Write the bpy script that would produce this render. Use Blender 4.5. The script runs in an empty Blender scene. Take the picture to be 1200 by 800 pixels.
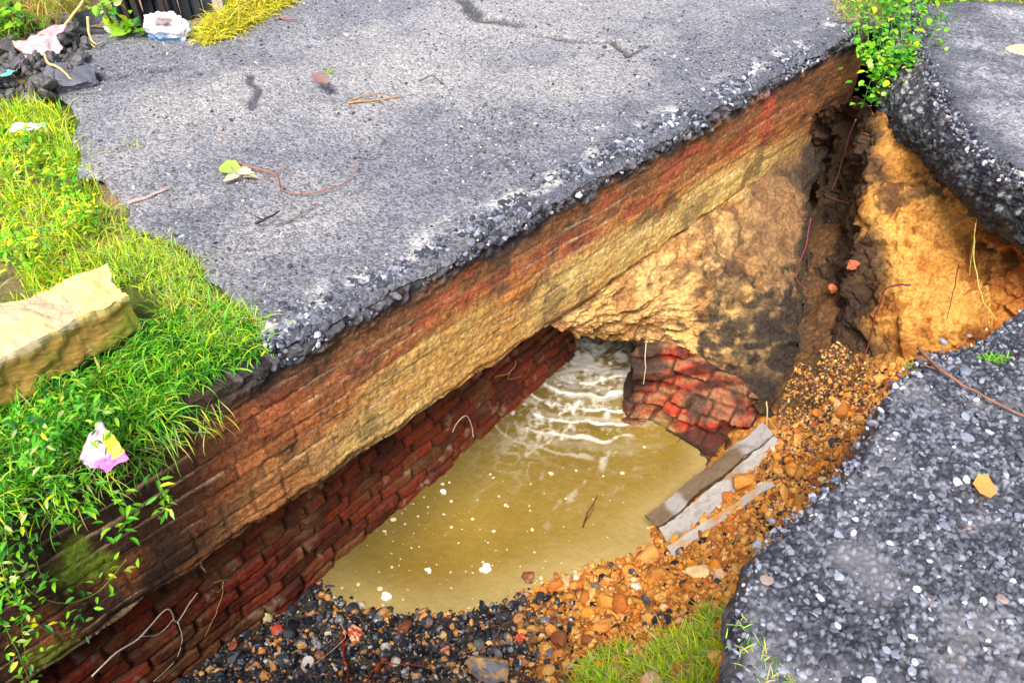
import bpy, bmesh, math, random
import numpy as np
rng = np.random.RandomState(7); random.seed(7)
scn = bpy.context.scene; COL = scn.collection
# ------------------------------------------------------------------ camera model (metres, z=0 is the road surface)
CH = 1.6; TH = math.radians(42); F = 900.0
CT, ST = math.cos(TH), math.sin(TH)
def ray(x, y):
    dx = (x-600)/F; dy = (400-y)/F
    return np.array([dx, CT+dy*ST, -ST+dy*CT])
CAM = np.array([0, 0, CH])
def PZ(x, y, z=0.0):
    d = ray(x, y); return CAM + d*((z-CH)/d[2])
R2 = math.sqrt(.5)
NV = np.array([R2, -R2, 0]); UV = np.array([R2, R2, 0])
def PN(x, y, N):
    d = ray(x, y); return CAM + d*(N/float(d@NV))
NF = -1.754                                             # plane of the deck's broken face
# ------------------------------------------------------------------ numpy noise
def _h(ix, iy, iz, s=0):
    n = (ix.astype(np.int64)*374761393 + iy.astype(np.int64)*668265263 + iz.astype(np.int64)*2147483647 + s*1274126177) & 0xffffffff
    n = ((n ^ (n >> 13))*1274126177) & 0xffffffff
    n = ((n ^ (n >> 16))*2246822519) & 0xffffffff
    n = n ^ (n >> 15)
    return (n & 0xffffff)/float(0xffffff)
def vnoise(p, s=0):
    i = np.floor(p); f = p-i; i = i.astype(np.int64); f = f*f*(3-2*f); r = 0
    for a in (0, 1):
        for b in (0, 1):
            for c in (0, 1):
                w = (f[..., 0] if a else 1-f[..., 0])*(f[..., 1] if b else 1-f[..., 1])*(f[..., 2] if c else 1-f[..., 2])
                r = r + w*_h(i[..., 0]+a, i[..., 1]+b, i[..., 2]+c, s)
    return r
def fbm(p, sc, o=4, s=0, g=.5):
    p = np.asarray(p, float)*sc; r = 0; a = 1; t = 0
    for k in range(o):
        r = r + a*vnoise(p, s+k*17); t += a; a *= g; p = p*2.03+3.7
    return r/t                                          # 0..1
def voro(p, sc, s=0):
    p = np.asarray(p, float)*sc; i = np.floor(p).astype(np.int64)
    f1 = np.full(p.shape[:-1], 9.); f2 = f1.copy(); idh = np.zeros_like(f1)
    for a in (-1, 0, 1):
        for b in (-1, 0, 1):
            for c in (-1, 0, 1):
                x, y, z = i[..., 0]+a, i[..., 1]+b, i[..., 2]+c
                q = np.stack([x+_h(x, y, z, s+1), y+_h(x, y, z, s+2), z+_h(x, y, z, s+3)], -1)
                d = np.sqrt(((q-p)**2).sum(-1)); hh = _h(x, y, z, s+4)
                m = d < f1
                f2 = np.where(m, f1, np.minimum(f2, d)); idh = np.where(m, hh, idh); f1 = np.where(m, d, f1)
    return f1, f2, idh
def ss(a, b, x):
    t = np.clip((x-a)/(b-a), 0, 1); return t*t*(3-2*t)
def mix(a, b, t):
    t = np.asarray(t)[..., None]; return np.asarray(a)*(1-t)+np.asarray(b)*t
def C(r, g, b):                                         # sRGB 0-255 -> linear
    v = np.array([r, g, b])/255.; return np.where(v <= .04045, v/12.92, ((v+.055)/1.055)**2.4)
# ------------------------------------------------------------------ objects, tags, materials
def tag(o, label=None, cat=None, group=None, kind=None):
    if label: o['label'] = label
    if cat: o['category'] = cat
    if group: o['group'] = group
    if kind: o['kind'] = kind
    return o
def link(o, parent=None):
    COL.objects.link(o)
    if parent is not None: o.parent = parent; o.matrix_parent_inverse = parent.matrix_world.inverted() if False else o.matrix_parent_inverse
    return o
def empty(name, loc):
    o = bpy.data.objects.new(name, None); o.location = loc; o.empty_display_size = .05; COL.objects.link(o); return o
def mesh_obj(name, V, faces, mat, col=None, smooth=True, parent=None):
    """V (n,3), faces (m,k) int array of equal k, col (n,4)"""
    V = np.asarray(V, np.float32); faces = np.asarray(faces, np.int32); k = faces.shape[1]
    if parent is not None: V = V-np.array(parent.location, np.float32)
    me = bpy.data.meshes.new(name)
    me.vertices.add(len(V)); me.vertices.foreach_set('co', V.ravel())
    me.loops.add(faces.size); me.loops.foreach_set('vertex_index', faces.ravel())
    me.polygons.add(len(faces)); me.polygons.foreach_set('loop_start', np.arange(0, faces.size, k, dtype=np.int32))
    try: me.polygons.foreach_set('loop_total', np.full(len(faces), k, np.int32))
    except Exception: pass
    me.update(calc_edges=True)
    me.polygons.foreach_set('use_smooth', np.full(len(faces), smooth, bool))
    if col is not None:
        a = me.color_attributes.new('Col', 'FLOAT_COLOR', 'POINT')
        c = np.asarray(col, np.float32)
        if c.shape[1] == 3: c = np.concatenate([c, np.full((len(c), 1), .8, np.float32)], 1)
        a.data.foreach_set('color', c.ravel())
    me.materials.append(mat); me.validate()
    o = bpy.data.objects.new(name, me); COL.objects.link(o)
    if parent is not None: o.parent = parent
    return o
def grid_obj(name, P, mat, col=None, keep=None, parent=None, flip=False):
    H, W = P.shape[:2]; idx = np.arange(H*W).reshape(H, W)
    f = np.stack([idx[:-1, :-1], idx[:-1, 1:], idx[1:, 1:], idx[1:, :-1]], -1)
    if keep is not None:
        k = keep[:-1, :-1] & keep[:-1, 1:] & keep[1:, 1:] & keep[1:, :-1]; f = f[k]
    f = f.reshape(-1, 4)
    if flip: f = f[:, ::-1]
    used = np.zeros(H*W, bool); used[f.ravel()] = True
    rm = np.cumsum(used)-1; V = P.reshape(-1, 3)[used]; f = rm[f]
    c = None if col is None else col.reshape(-1, col.shape[-1])[used]
    return mesh_obj(name, V, f, mat, c, True, parent)
def normals(P):
    a = np.gradient(P, axis=0); b = np.gradient(P, axis=1); n = np.cross(a, b)
    return n/np.maximum(np.linalg.norm(n, axis=-1, keepdims=True), 1e-9)
def catmull(cps, H, W):
    """cps (r,c,3) -> (H,W,3)"""
    def interp(A, n):
        r = A.shape[0]; t = np.linspace(0, r-1, n); i = np.minimum(t.astype(int), r-2); f = (t-i)
        f = f.reshape((-1,)+(1,)*(A.ndim-1))
        g = lambda k: A[np.clip(k, 0, r-1)]
        p0, p1, p2, p3 = g(i-1), g(i), g(i+1), g(i+2)
        return .5*((2*p1)+(-p0+p2)*f+(2*p0-5*p1+4*p2-p3)*f**2+(-p0+3*p1-3*p2+p3)*f**3)
    A = interp(np.asarray(cps, float), H)
    return interp(A.transpose(1, 0, 2), W).transpose(1, 0, 2)

def mat_attr(name, grain=60, gamt=.35, bscale=150, bstr=.4, bdist=.004, rough=None, spec=.4, flat=None, vor=0, sub=0, metal=0, coat=0):
    m = bpy.data.materials.new(name); m.use_nodes = True; nt = m.node_tree; N = nt.nodes; L = nt.links
    b = N['Principled BSDF']; tc = N.new('ShaderNodeTexCoord'); geo = N.new('ShaderNodeNewGeometry')
    n1 = N.new('ShaderNodeTexNoise'); n1.inputs['Scale'].default_value = grain; n1.inputs['Detail'].default_value = 8; n1.inputs['Roughness'].default_value = .72
    L.new(geo.outputs['Position'], n1.inputs['Vector'])
    mr = N.new('ShaderNodeMapRange'); mr.inputs['From Min'].default_value = .25; mr.inputs['From Max'].default_value = .75
    mr.inputs['To Min'].default_value = 1-gamt; mr.inputs['To Max'].default_value = 1+gamt
    L.new(n1.outputs['Fac'], mr.inputs['Value'])
    vm = N.new('ShaderNodeVectorMath'); vm.operation = 'SCALE'
    if flat is None:
        at = N.new('ShaderNodeAttribute'); at.attribute_name = 'Col'
        L.new(at.outputs['Color'], vm.inputs[0])
        if rough is None: L.new(at.outputs['Alpha'], b.inputs['Roughness'])
    else: vm.inputs[0].default_value = flat
    if rough is not None: b.inputs['Roughness'].default_value = rough
    L.new(mr.outputs['Result'], vm.inputs['Scale']); L.new(vm.outputs[0], b.inputs['Base Color'])
    b.inputs['Specular IOR Level'].default_value = spec; b.inputs['Metallic'].default_value = metal
    if coat: b.inputs['Coat Weight'].default_value = coat; b.inputs['Coat Roughness'].default_value = .12
    if sub: b.inputs['Subsurface Weight'].default_value = sub
    n2 = N.new('ShaderNodeTexNoise'); n2.inputs['Scale'].default_value = bscale; n2.inputs['Detail'].default_value = 7; n2.inputs['Roughness'].default_value = .68
    L.new(geo.outputs['Position'], n2.inputs['Vector'])
    bp = N.new('ShaderNodeBump'); bp.inputs['Strength'].default_value = bstr; bp.inputs['Distance'].default_value = bdist
    src = n2.outputs['Fac']
    if vor:
        v = N.new('ShaderNodeTexVoronoi'); v.inputs['Scale'].default_value = vor; L.new(geo.outputs['Position'], v.inputs['Vector'])
        ma = N.new('ShaderNodeMath'); ma.operation = 'SUBTRACT'; L.new(n2.outputs['Fac'], ma.inputs[0]); L.new(v.outputs['Distance'], ma.inputs[1]); src = ma.outputs[0]
        # each grain of aggregate has its own tone
        sp = N.new('ShaderNodeSeparateColor'); L.new(v.outputs['Color'], sp.inputs[0])
        m2 = N.new('ShaderNodeMapRange'); m2.inputs['To Min'].default_value = .45; m2.inputs['To Max'].default_value = 1.55; L.new(sp.outputs[0], m2.inputs['Value'])
        mm = N.new('ShaderNodeMath'); mm.operation = 'MULTIPLY'; L.new(mr.outputs['Result'], mm.inputs[0]); L.new(m2.outputs['Result'], mm.inputs[1])
        L.new(mm.outputs[0], vm.inputs['Scale'])
    L.new(src, bp.inputs['Height']); L.new(bp.outputs['Normal'], b.inputs['Normal'])
    return m
M_ASPH = mat_attr('asphalt', grain=150, gamt=.3, bscale=300, bstr=1, bdist=.006, vor=105, spec=.5)
M_TAR = mat_attr('tar_edge', grain=50, gamt=.5, bscale=160, bstr=.9, bdist=.008, vor=75, spec=.5)
M_STONE = mat_attr('stone', grain=110, gamt=.3, bscale=400, bstr=.35, bdist=.002, spec=.5)
M_SOIL = mat_attr('soil', grain=60, gamt=.75, bscale=100, bstr=1, bdist=.012, spec=.2)
M_MASON = mat_attr('masonry', grain=60, gamt=.85, bscale=110, bstr=1, bdist=.012, spec=.25)
M_BRICK = mat_attr('brick', grain=50, gamt=.75, bscale=110, bstr=.9, bdist=.009, spec=.3)
M_CONC = mat_attr('concrete', grain=45, gamt=.2, bscale=220, bstr=.5, bdist=.003, spec=.3)
M_TWIG = mat_attr('twig', grain=90, gamt=.4, bscale=300, bstr=.5, bdist=.002, spec=.3)
def leaf_mat(name):
    m = mat_attr(name, grain=60, gamt=.25, bscale=200, bstr=.2, bdist=.001, spec=.35)
    nt = m.node_tree; b = nt.nodes['Principled BSDF']; out = nt.nodes['Material Output']
    tr = nt.nodes.new('ShaderNodeBsdfTranslucent'); mx = nt.nodes.new('ShaderNodeMixShader'); mx.inputs[0].default_value = .35
    src = b.inputs['Base Color'].links[0].from_socket; nt.links.new(src, tr.inputs['Color'])
    nt.links.new(b.outputs[0], mx.inputs[1]); nt.links.new(tr.outputs[0], mx.inputs[2]); nt.links.new(mx.outputs[0], out.inputs['Surface'])
    return m
M_LEAF = leaf_mat('leaf')
M_PLASTIC = mat_attr('plastic_film', grain=20, gamt=.12, bscale=60, bstr=.5, bdist=.01, spec=.6)
M_WOOD = mat_attr('dark_wood', grain=30, gamt=.4, bscale=120, bstr=.5, bdist=.004, spec=.3)

# ------------------------------------------------------------------ polygon helpers (xy)
def sdist(X, Y, poly):
    """signed distance, + inside"""
    poly = np.asarray(poly)[:, :2]; n = len(poly); d = np.full(X.shape, 1e9); ins = np.zeros(X.shape, bool)
    for i in range(n):
        a = poly[i]; b = poly[(i+1) % n]; ab = b-a; L2 = max(ab@ab, 1e-12)
        t = np.clip(((X-a[0])*ab[0]+(Y-a[1])*ab[1])/L2, 0, 1)
        d = np.minimum(d, np.hypot(X-a[0]-t*ab[0], Y-a[1]-t*ab[1]))
        c = ((a[1] > Y) != (b[1] > Y)) & (X < (b[0]-a[0])*(Y-a[1])/(b[1]-a[1]+1e-12)+a[0])
        ins ^= c
    return np.where(ins, d, -d)
def blob(P, c, r, seed=0, warp=.5, sc=8, soft=.5):
    """soft irregular patch on a surface, centred on a world point"""
    d = np.linalg.norm(P-np.asarray(c), axis=-1)/r
    return 1-ss(1-soft, 1+soft, d+(fbm(P, sc, 4, seed)-.5)*2*warp)
def line_mask(P, pts, w, seed=0, warp=.03, sc=10):
    pts = [np.asarray(p) for p in pts]; Q = P[..., :2]+(np.stack([fbm(P, sc, 4, seed), fbm(P, sc, 4, seed+50)], -1)-.5)*2*warp
    d = np.full(P.shape[:-1], 1e9)
    for a, b in zip(pts[:-1], pts[1:]):
        a = a[:2]; ab = b[:2]-a; t = np.clip(((Q-a)@ab)/(ab@ab), 0, 1); d = np.minimum(d, np.linalg.norm(Q-a-t[..., None]*ab, axis=-1))
    return 1-ss(w*.4, w, d)

# ------------------------------------------------------------------ stones
def ico(sub):
    bm = bmesh.new(); bmesh.ops.create_icosphere(bm, subdivisions=sub, radius=1)
    V = np.array([v.co[:] for v in bm.verts]); Fc = np.array([[v.index for v in f.verts] for f in bm.faces]); bm.free(); return V, Fc
def stone_templates(sub, n, seed, cuts=9, lo=.5):
    V0, Fc = ico(sub); r = np.random.RandomState(seed); out = []
    for k in range(n):
        V = V0.copy()
        for c in range(cuts):
            d = r.normal(size=3); d /= np.linalg.norm(d); h = r.uniform(lo, .85); t = V@d
            V = V-np.maximum(t-h, 0)[:, None]*d
        V *= r.uniform(.7, 1.2, 3); V += (r.rand(*V.shape)-.5)*.05
        out.append(V)
    return out, Fc
T1, F1 = stone_templates(2, 14, 3)          # 42 verts
T2, F2 = stone_templates(3, 10, 5, 13)      # 162 verts
T0, F0 = stone_templates(1, 8, 4, 5)        # 12 verts
def rotm(n, r, tilt=None):
    """n random rotations; tilt limits leaning from upright"""
    if tilt is None:
        q = r.normal(size=(n, 4)); q /= np.linalg.norm(q, axis=1)[:, None]
    else:
        a = r.uniform(0, 6.283, n); q1 = np.stack([np.cos(a/2), 0*a, 0*a, np.sin(a/2)], 1)
        ax = r.uniform(0, 6.283, n); tl = r.normal(0, tilt, n); q2 = np.stack([np.cos(tl/2), np.sin(tl/2)*np.cos(ax), np.sin(tl/2)*np.sin(ax), 0*a], 1)
        w1, x1, y1, z1 = q2.T; w2, x2, y2, z2 = q1.T
        q = np.stack([w1*w2-x1*x2-y1*y2-z1*z2, w1*x2+x1*w2+y1*z2-z1*y2, w1*y2-x1*z2+y1*w2+z1*x2, w1*z2+x1*y2-y1*x2+z1*w2], 1)
    w, x, y, z = q.T
    return np.stack([1-2*(y*y+z*z), 2*(x*y-z*w), 2*(x*z+y*w), 2*(x*y+z*w), 1-2*(x*x+z*z), 2*(y*z-x*w), 2*(x*z-y*w), 2*(y*z+x*w), 1-2*(x*x+y*y)], 1).reshape(-1, 3, 3)
def stones(name, pos, size, cols, mat, tmpl=None, flat=.7, tilt=None, seed=1, smooth=False, parent=None):
    T, Fc = tmpl or (T1, F1); r = np.random.RandomState(seed); n = len(pos)
    R = rotm(n, r, tilt); k = r.randint(0, len(T), n); TT = np.stack(T)[k]
    sc = np.asarray(size)[:, None]*np.stack([r.uniform(.8, 1.3, n), r.uniform(.7, 1.1, n), np.full(n, flat)*r.uniform(.7, 1.2, n)], 1)
    V = np.einsum('nij,nvj->nvi', R, TT*sc[:, None, :])+np.asarray(pos)[:, None, :]
    m = TT.shape[1]; f = (Fc[None]+(np.arange(n)*m)[:, None, None]).reshape(-1, 3)
    c = np.repeat(np.asarray(cols), m, axis=0)
    return mesh_obj(name, V.reshape(-1, 3), f, mat, c, smooth, parent)

# ------------------------------------------------------------------ tubes, blades, leaves
def tube(pts, rad, seg=6):
    pts = np.asarray(pts, float); n = len(pts); rad = np.broadcast_to(rad, n) if np.ndim(rad) else np.full(n, rad)
    t = np.gradient(pts, axis=0); t /= np.linalg.norm(t, axis=1)[:, None]+1e-9
    ref = np.array([.31, .2, .93]); a = np.cross(t, ref); a /= np.linalg.norm(a, axis=1)[:, None]+1e-9; b = np.cross(t, a)
    ang = np.arange(seg)*2*np.pi/seg
    V = pts[:, None]+rad[:, None, None]*(np.cos(ang)[None, :, None]*a[:, None]+np.sin(ang)[None, :, None]*b[:, None])
    V = V.reshape(-1, 3); fs = []
    for i in range(n-1):
        for j in range(seg):
            k = (j+1) % seg; fs.append((i*seg+j, i*seg+k, (i+1)*seg+k, (i+1)*seg+j))
    V = np.vstack([V, pts[0], pts[-1]]); e = n*seg
    for j in range(seg):
        k = (j+1) % seg; fs.append((e, k, j, j)); fs.append((e+1, (n-1)*seg+j, (n-1)*seg+k, (n-1)*seg+k))
    return V, fs
class MB:
    def __init__(s): s.V = []; s.F = []; s.C = []; s.n = 0
    def add(s, V, fs, col):
        V = np.asarray(V); s.V.append(V); s.F += [tuple(i+s.n for i in f) for f in fs]
        c = np.asarray(col, float); c = np.broadcast_to(np.r_[c, .7] if c.size == 3 else c, (len(V), 4)) if c.ndim == 1 else c
        s.C.append(c); s.n += len(V)
    def build(s, name, mat, parent=None, smooth=True):
        V = np.vstack(s.V)
        if parent is not None: V = V-np.array(parent.location)
        me = bpy.data.meshes.new(name); me.from_pydata(V.tolist(), [], [tuple(dict.fromkeys(f)) for f in s.F]); me.update()
        a = me.color_attributes.new('Col', 'FLOAT_COLOR', 'POINT'); a.data.foreach_set('color', np.vstack(s.C).astype(np.float32).ravel())
        me.polygons.foreach_set('use_smooth', np.full(len(me.polygons), smooth, bool)); me.materials.append(mat)
        o = bpy.data.objects.new(name, me); COL.objects.link(o)
        if parent is not None: o.parent = parent
        return o
def wiggly(pts, n=24, amp=.01, seed=0, sc=6):
    pts = np.asarray(pts, float); P = catmull(np.stack([pts, pts], 1), n, 2)[:, 0]
    w = np.stack([fbm(P, sc*2, 3, seed+k*9) for k in range(3)], -1)-.5
    e = np.sin(np.linspace(0, np.pi, n))[:, None]*.7+.3
    return P+w*2*amp*e
def blades(name, base, L, W, lean, cols, mat, r, droop=.5, seg=5, parent=None, up=(0, 0, 1), leandir=None):
    """base (n,3) L,W,lean (n) cols (n,3): curved tapering grass blades in one mesh"""
    n = len(base); a = r.uniform(0, 6.283, n) if leandir is None else leandir
    d = np.stack([np.cos(a), np.sin(a), 0*a], 1); side = np.stack([-np.sin(a), np.cos(a), 0*a], 1)
    tw = r.normal(0, .5, n)[:, None]; side = side*np.cos(tw)+np.array([0, 0, 1.])*np.sin(tw)
    V = np.zeros((n, seg*2+1, 3)); cc = np.zeros((n, seg*2+1, 4)); pos = base.astype(float).copy(); el = math.pi/2-lean
    for i in range(seg+1):
        t = i/seg; w = W*(1-t**1.6)*.5*(.55+.45*min(1, t*4))
        if i < seg:
            V[:, 2*i] = pos-side*w[:, None]; V[:, 2*i+1] = pos+side*w[:, None]
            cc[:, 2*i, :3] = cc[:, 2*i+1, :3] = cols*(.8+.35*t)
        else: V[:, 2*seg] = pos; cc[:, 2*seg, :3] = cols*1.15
        el_i = el-droop*t*t*2.2*(.4+lean)
        pos = pos+(d*np.cos(el_i)[:, None]+np.array([0, 0, 1.])*np.sin(el_i)[:, None])*(L/seg)[:, None]
    cc[..., 3] = .5
    m = seg*2+1; f = []
    for i in range(seg-1): f.append([2*i, 2*i+1, 2*i+3, 2*i+2])
    f.append([2*seg-2, 2*seg-1, 2*seg, 2*seg])
    tri = []
    for q in f:
        tri.append(q[:3]);
        if q[3] != q[2]: tri.append([q[0], q[2], q[3]])
    f = (np.array(tri)[None]+(np.arange(n)*m)[:, None, None]).reshape(-1, 3)
    return mesh_obj(name, V.reshape(-1, 3), f, mat, cc.reshape(-1, 4), True, parent)
LEAFV = np.array([[0, 0, 0], [.22, .26, .05], [.22, -.26, .05], [.6, .30, .03], [.6, -.30, .03], [1, 0, -.12], [.3, 0, -.02], [.62, 0, -.05]])
LEAFF = np.array([[0, 6, 1], [0, 2, 6], [1, 6, 7], [1, 7, 3], [2, 7, 6], [2, 4, 7], [3, 7, 5], [4, 5, 7]])
def leaves(name, pos, size, direc, cols, mat, r, narrow=1.0, parent=None, kind=None):
    n = len(pos); d = np.asarray(direc, float); d = d/np.linalg.norm(d, axis=1)[:, None]
    up = np.array([0, 0, 1.])+r.normal(0, .35, (n, 3)); s = np.cross(up, d); s /= np.linalg.norm(s, axis=1)[:, None]; u = np.cross(d, s)
    V = LEAFV[None]*np.asarray(size)[:, None, None]
    P = np.asarray(pos)[:, None]+V[..., 0:1]*d[:, None]+V[..., 1:2]*narrow*s[:, None]+V[..., 2:3]*u[:, None]*1.5
    f = (LEAFF[None]+(np.arange(n)*8)[:, None, None]).reshape(-1, 3)
    c = np.repeat(np.concatenate([cols, np.full((n, 1), .42)], 1), 8, axis=0)
    return mesh_obj(name, P.reshape(-1, 3), f, mat, c, True, parent)
def vary(base, n, r, a=.25, hue=.1):
    c = np.asarray(base)[None]*(1+r.uniform(-a, a, (n, 1)))*(1+r.uniform(-hue, hue, (n, 3))); return np.clip(c, .001, .95)
# =================================================================== SETTING
WZ = -1.6
# ---- outline of the collapse (world xy), counter-clockwise
near_edge = [PZ(872, 830), PZ(880, 745), PZ(878, 705), PZ(905, 640), PZ(958, 588), PZ(1008, 545), PZ(1035, 500), PZ(1062, 450), PZ(1092, 420), PZ(1150, 405), PZ(1205, 366)]
blk_edge = [PZ(1330, 262), PZ(1205, 202), PZ(1150, 165), PZ(1110, 108), PZ(1088, 62), PZ(1076, 22)]
def FP(s, z=0, N=NF): return NV*N+UV*s+np.array([0, 0, z])
S_R = float(PN(1012, 62, NF)@UV)
pit = [(-4.6, -3.6), (-1.5, .35), (-1.2, .60), (.46, .64)]+[tuple(p[:2]) for p in near_edge[1:]]+[(3.6, 2.45), (3.6, 2.9)]+[tuple(p[:2]) for p in blk_edge[1:]]+[tuple((FP(S_R+.15)+[.12, .05, 0])[:2]), tuple(FP(S_R)[:2]), tuple(FP(-4)[:2])]
pit = np.array(pit)
tunnel = np.array([FP(-4)[:2], FP(S_R)[:2]])

# ---- terrain: one sheet to the horizon, open over the collapse and under the deck
deck_poly = np.array([FP(-4)[:2], FP(S_R)[:2], FP(S_R, 0, NF-1.9)[:2], FP(-4, 0, NF-1.9)[:2]])
def axis(lo, hi, fine_lo, fine_hi, st):
    a = np.arange(fine_lo, fine_hi, st); k = np.cumsum(st*1.35**np.arange(1, 30)); l = fine_lo-k[k < fine_lo-lo][::-1]; h = fine_hi+k[k < hi-fine_hi]
    return np.r_[lo, l, a, h, hi]
gx = axis(-400, 400, -3.4, 4.0, .03); gy = axis(-400, 400, -.6, 7.4, .03)
X, Y = np.meshgrid(gx, gy); Pg = np.stack([X, Y, 0*X], -1)
sd = sdist(X, Y, pit)
Z = -.05+(fbm(Pg, 1.2, 4, 3)-.5)*.10+(fbm(Pg, 14, 3, 5)-.5)*.03
Z -= .55*ss(0, .9, -PZ(0, 30)[0]*0-(X+1.75))*ss(3.2, 4.2, Y)*ss(5.2, 4.4, Y)*0
Z += 0*X
Z -= ss(6.5, 12, np.hypot(X, Y))*.15
Pg[..., 2] = Z
soilc = mix(C(120, 98, 70), C(165, 140, 105), fbm(Pg, 3, 5, 8)); soilc = mix(soilc, C(95, 105, 45), ss(.5, .65, fbm(Pg, 1.1, 4, 9)))
far = ss(7, 20, np.hypot(X, Y)); soilc = mix(soilc, C(90, 120, 50), far)
col = np.concatenate([soilc, np.full(X.shape+(1,), .9)], -1)
tag(grid_obj('terrain', Pg, M_SOIL, col, keep=sd < .02), kind='structure')

# ---- soil walls of the hidden sides of the hole
def skirt(pts, z0, z1, name, seed, step=.03, out=.10):
    pts = np.array([list(q[:2]) for q in pts]); seg = np.linalg.norm(np.diff(pts, axis=0), axis=1); cum = np.r_[0, np.cumsum(seg)]
    t = np.linspace(0, cum[-1], int(cum[-1]/step)+2); xy = np.stack([np.interp(t, cum, pts[:, k]) for k in (0, 1)], -1)
    zz = np.linspace(z0, z1, int(abs(z1-z0)/step)+2)
    P = np.zeros((len(zz), len(t), 3)); P[..., :2] = xy[None]; P[..., 2] = zz[:, None]
    n = normals(P); P = P+n*((fbm(P, 2.5, 5, seed)-.5)*out)[..., None]
    c = mix(C(125, 90, 50), C(190, 140, 75), fbm(P, 5, 4, seed+1)); c = mix(c, C(60, 50, 42), ss(.35, .0, (z0-P[..., 2])))
    return tag(grid_obj(name, P, M_SOIL, np.concatenate([c, np.full(c.shape[:2]+(1,), .85)], -1)), kind='structure')
skirt([FP(-4)]+[np.array([-4.6, -3.6]), np.array([-1.5, .35]), np.array([-1.2, .60]), np.array([.46, .64])], -.04, -2.1, 'near_bank', 21)
ne = [p[:2]+np.array([.08, -.06]) for p in near_edge[1:]]
skirt([np.array([.46, .58])]+ne+[np.array([3.6, 2.45])], -.10, -2.1, 'bank_under_road', 22)

# ---- pit floor (height field through control points)
cp = []
def c_(x, y, z): cp.append(PZ(x, y, z))
for x, y in [(330, 700), (400, 712), (455, 722), (520, 722), (585, 712), (645, 685), (700, 664), (760, 640), (790, 590), (828, 548)]: c_(x, y, WZ)
for x, y, z in [(300, 770, -1.50), (400, 775, -1.50), (500, 775, -1.47), (600, 770, -1.42), (680, 730, -1.35), (230, 800, -1.50), (150, 830, -1.5), (262, 735, -1.55), (300, 712, -1.57), (338, 690, -1.57), (285, 700, -1.53), (180, 790, -1.48), (240, 740, -1.5), (310, 690, -1.55), (330, 840, -1.42), (480, 850, -1.38),
                (700, 700, -1.42), (760, 700, -1.22), (800, 660, -1.30), (860, 700, -1.0), (850, 620, -1.22), (880, 560, -1.28), (905, 510, -1.30), (940, 560, -1.05), (930, 620, -.92),
                (960, 500, -1.12), (1000, 500, -.90), (1010, 450, -.98), (1060, 430, -.86), (1040, 500, -.72), (940, 460, -1.2), (780, 780, -.85), (700, 790, -1.0), (850, 770, -.62), (620, 830, -1.2), (1110, 420, -.83), (1200, 400, -.8), (970, 440, -1.1)]: c_(x, y, z)
for x, y, z in [(500, 660, -1.78), (600, 600, -1.85), (650, 520, -1.85), (560, 560, -1.85), (700, 450, -1.85), (760, 560, -1.75), (740, 610, -1.66), (450, 640, -1.8), (690, 640, -1.68), (600, 680, -1.66), (500, 705, -1.66)]: c_(x, y, z)
cp += [np.array(p) for p in [(.3, 4.4, -1.9), (1.2, 3.4, -1.45), (1.8, 3.4, -.9), (2.6, 2.7, -.7), (3.6, 2.7, -.6), (.9, 1.0, -.55), (.5, .7, -.62), (-.3, .5, -1.2), (-1.2, .3, -1.45), (-3, -1.6, -1.6), (-2.2, .1, -1.65), (1.6, 1.9, -.5), (2.0, 2.2, -.6)]]
cp = np.array(cp)
def tps_fit(p, lam=2e-3):
    n = len(p); r = np.linalg.norm(p[:, None, :2]-p[None, :, :2], axis=-1); K = np.where(r > 0, r*r*np.log(r+1e-12), 0)+lam*np.eye(n)
    Pm = np.c_[np.ones(n), p[:, :2]]; A = np.block([[K, Pm], [Pm.T, np.zeros((3, 3))]]); w = np.linalg.solve(A, np.r_[p[:, 2], 0, 0, 0])
    def f(X, Y):
        s = np.shape(X); q = np.stack([np.ravel(X), np.ravel(Y)], -1); o = np.zeros(len(q))
        for i in range(n):
            r = np.hypot(q[:, 0]-p[i, 0], q[:, 1]-p[i, 1]); o += w[i]*r*r*np.log(r+1e-12)
        return (o+w[n]+w[n+1]*q[:, 0]+w[n+2]*q[:, 1]).reshape(s)
    return f
_floor = tps_fit(cp)
def floor_z(X, Y):
    X = np.asarray(X, float); Y = np.asarray(Y, float); P = np.stack([X, Y, 0*X], -1)
    z = np.clip(_floor(X, Y), -2.0, -.35); a = ss(WZ-.06, WZ+.15, z)
    return z+a*((fbm(P, 4, 4, 31)-.5)*.14+(fbm(P, 22, 4, 32)-.5)*.045)+.0*X
def yellow_mask(P):
    """1 where the floor is yellow clay, 0 where it is dark gravel: the clay runs down from the right"""
    a = PZ(640, 740, -1.35); b = PZ(760, 640, -1.5); q = P[..., 0]-(a[0]-.0)
    return ss(-.25, .25, q+(fbm(P, 7, 4, 33)-.5)*.5)
def on_floor0(x, y):
    z = -1.2
    for _ in range(25):
        p = PZ(x, y, z); z = .5*z+.5*float(floor_z(p[0], p[1]))
    return p
st = .008; fx = np.arange(-1.9, 2.9, st); fy = np.arange(.2, 3.9, st); X, Y = np.meshgrid(fx, fy); Pf = np.stack([X, Y, floor_z(X, Y)], -1)
ins = sdist(X, Y, pit); Nn = X*R2-Y*R2
ym = yellow_mask(Pf); g = fbm(Pf, 9, 5, 35); f1, f2, vid = voro(Pf, 38, 36)
Pf[..., 2] += (.5-f1)*.014*ss(WZ-.03, WZ+.05, Pf[..., 2])
cy = mix(C(190, 120, 40), C(228, 165, 85), g); cy = mix(cy, C(120, 75, 35), ss(.55, .75, fbm(Pf, 16, 4, 38))*.7); cy = cy*(.6+.75*vid)[..., None]
cd = mix(C(44, 46, 52), C(110, 95, 78), vid**2); cd = mix(cd, C(150, 110, 60), ss(.55, .75, fbm(Pf, 6, 4, 39))*.6)
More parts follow.
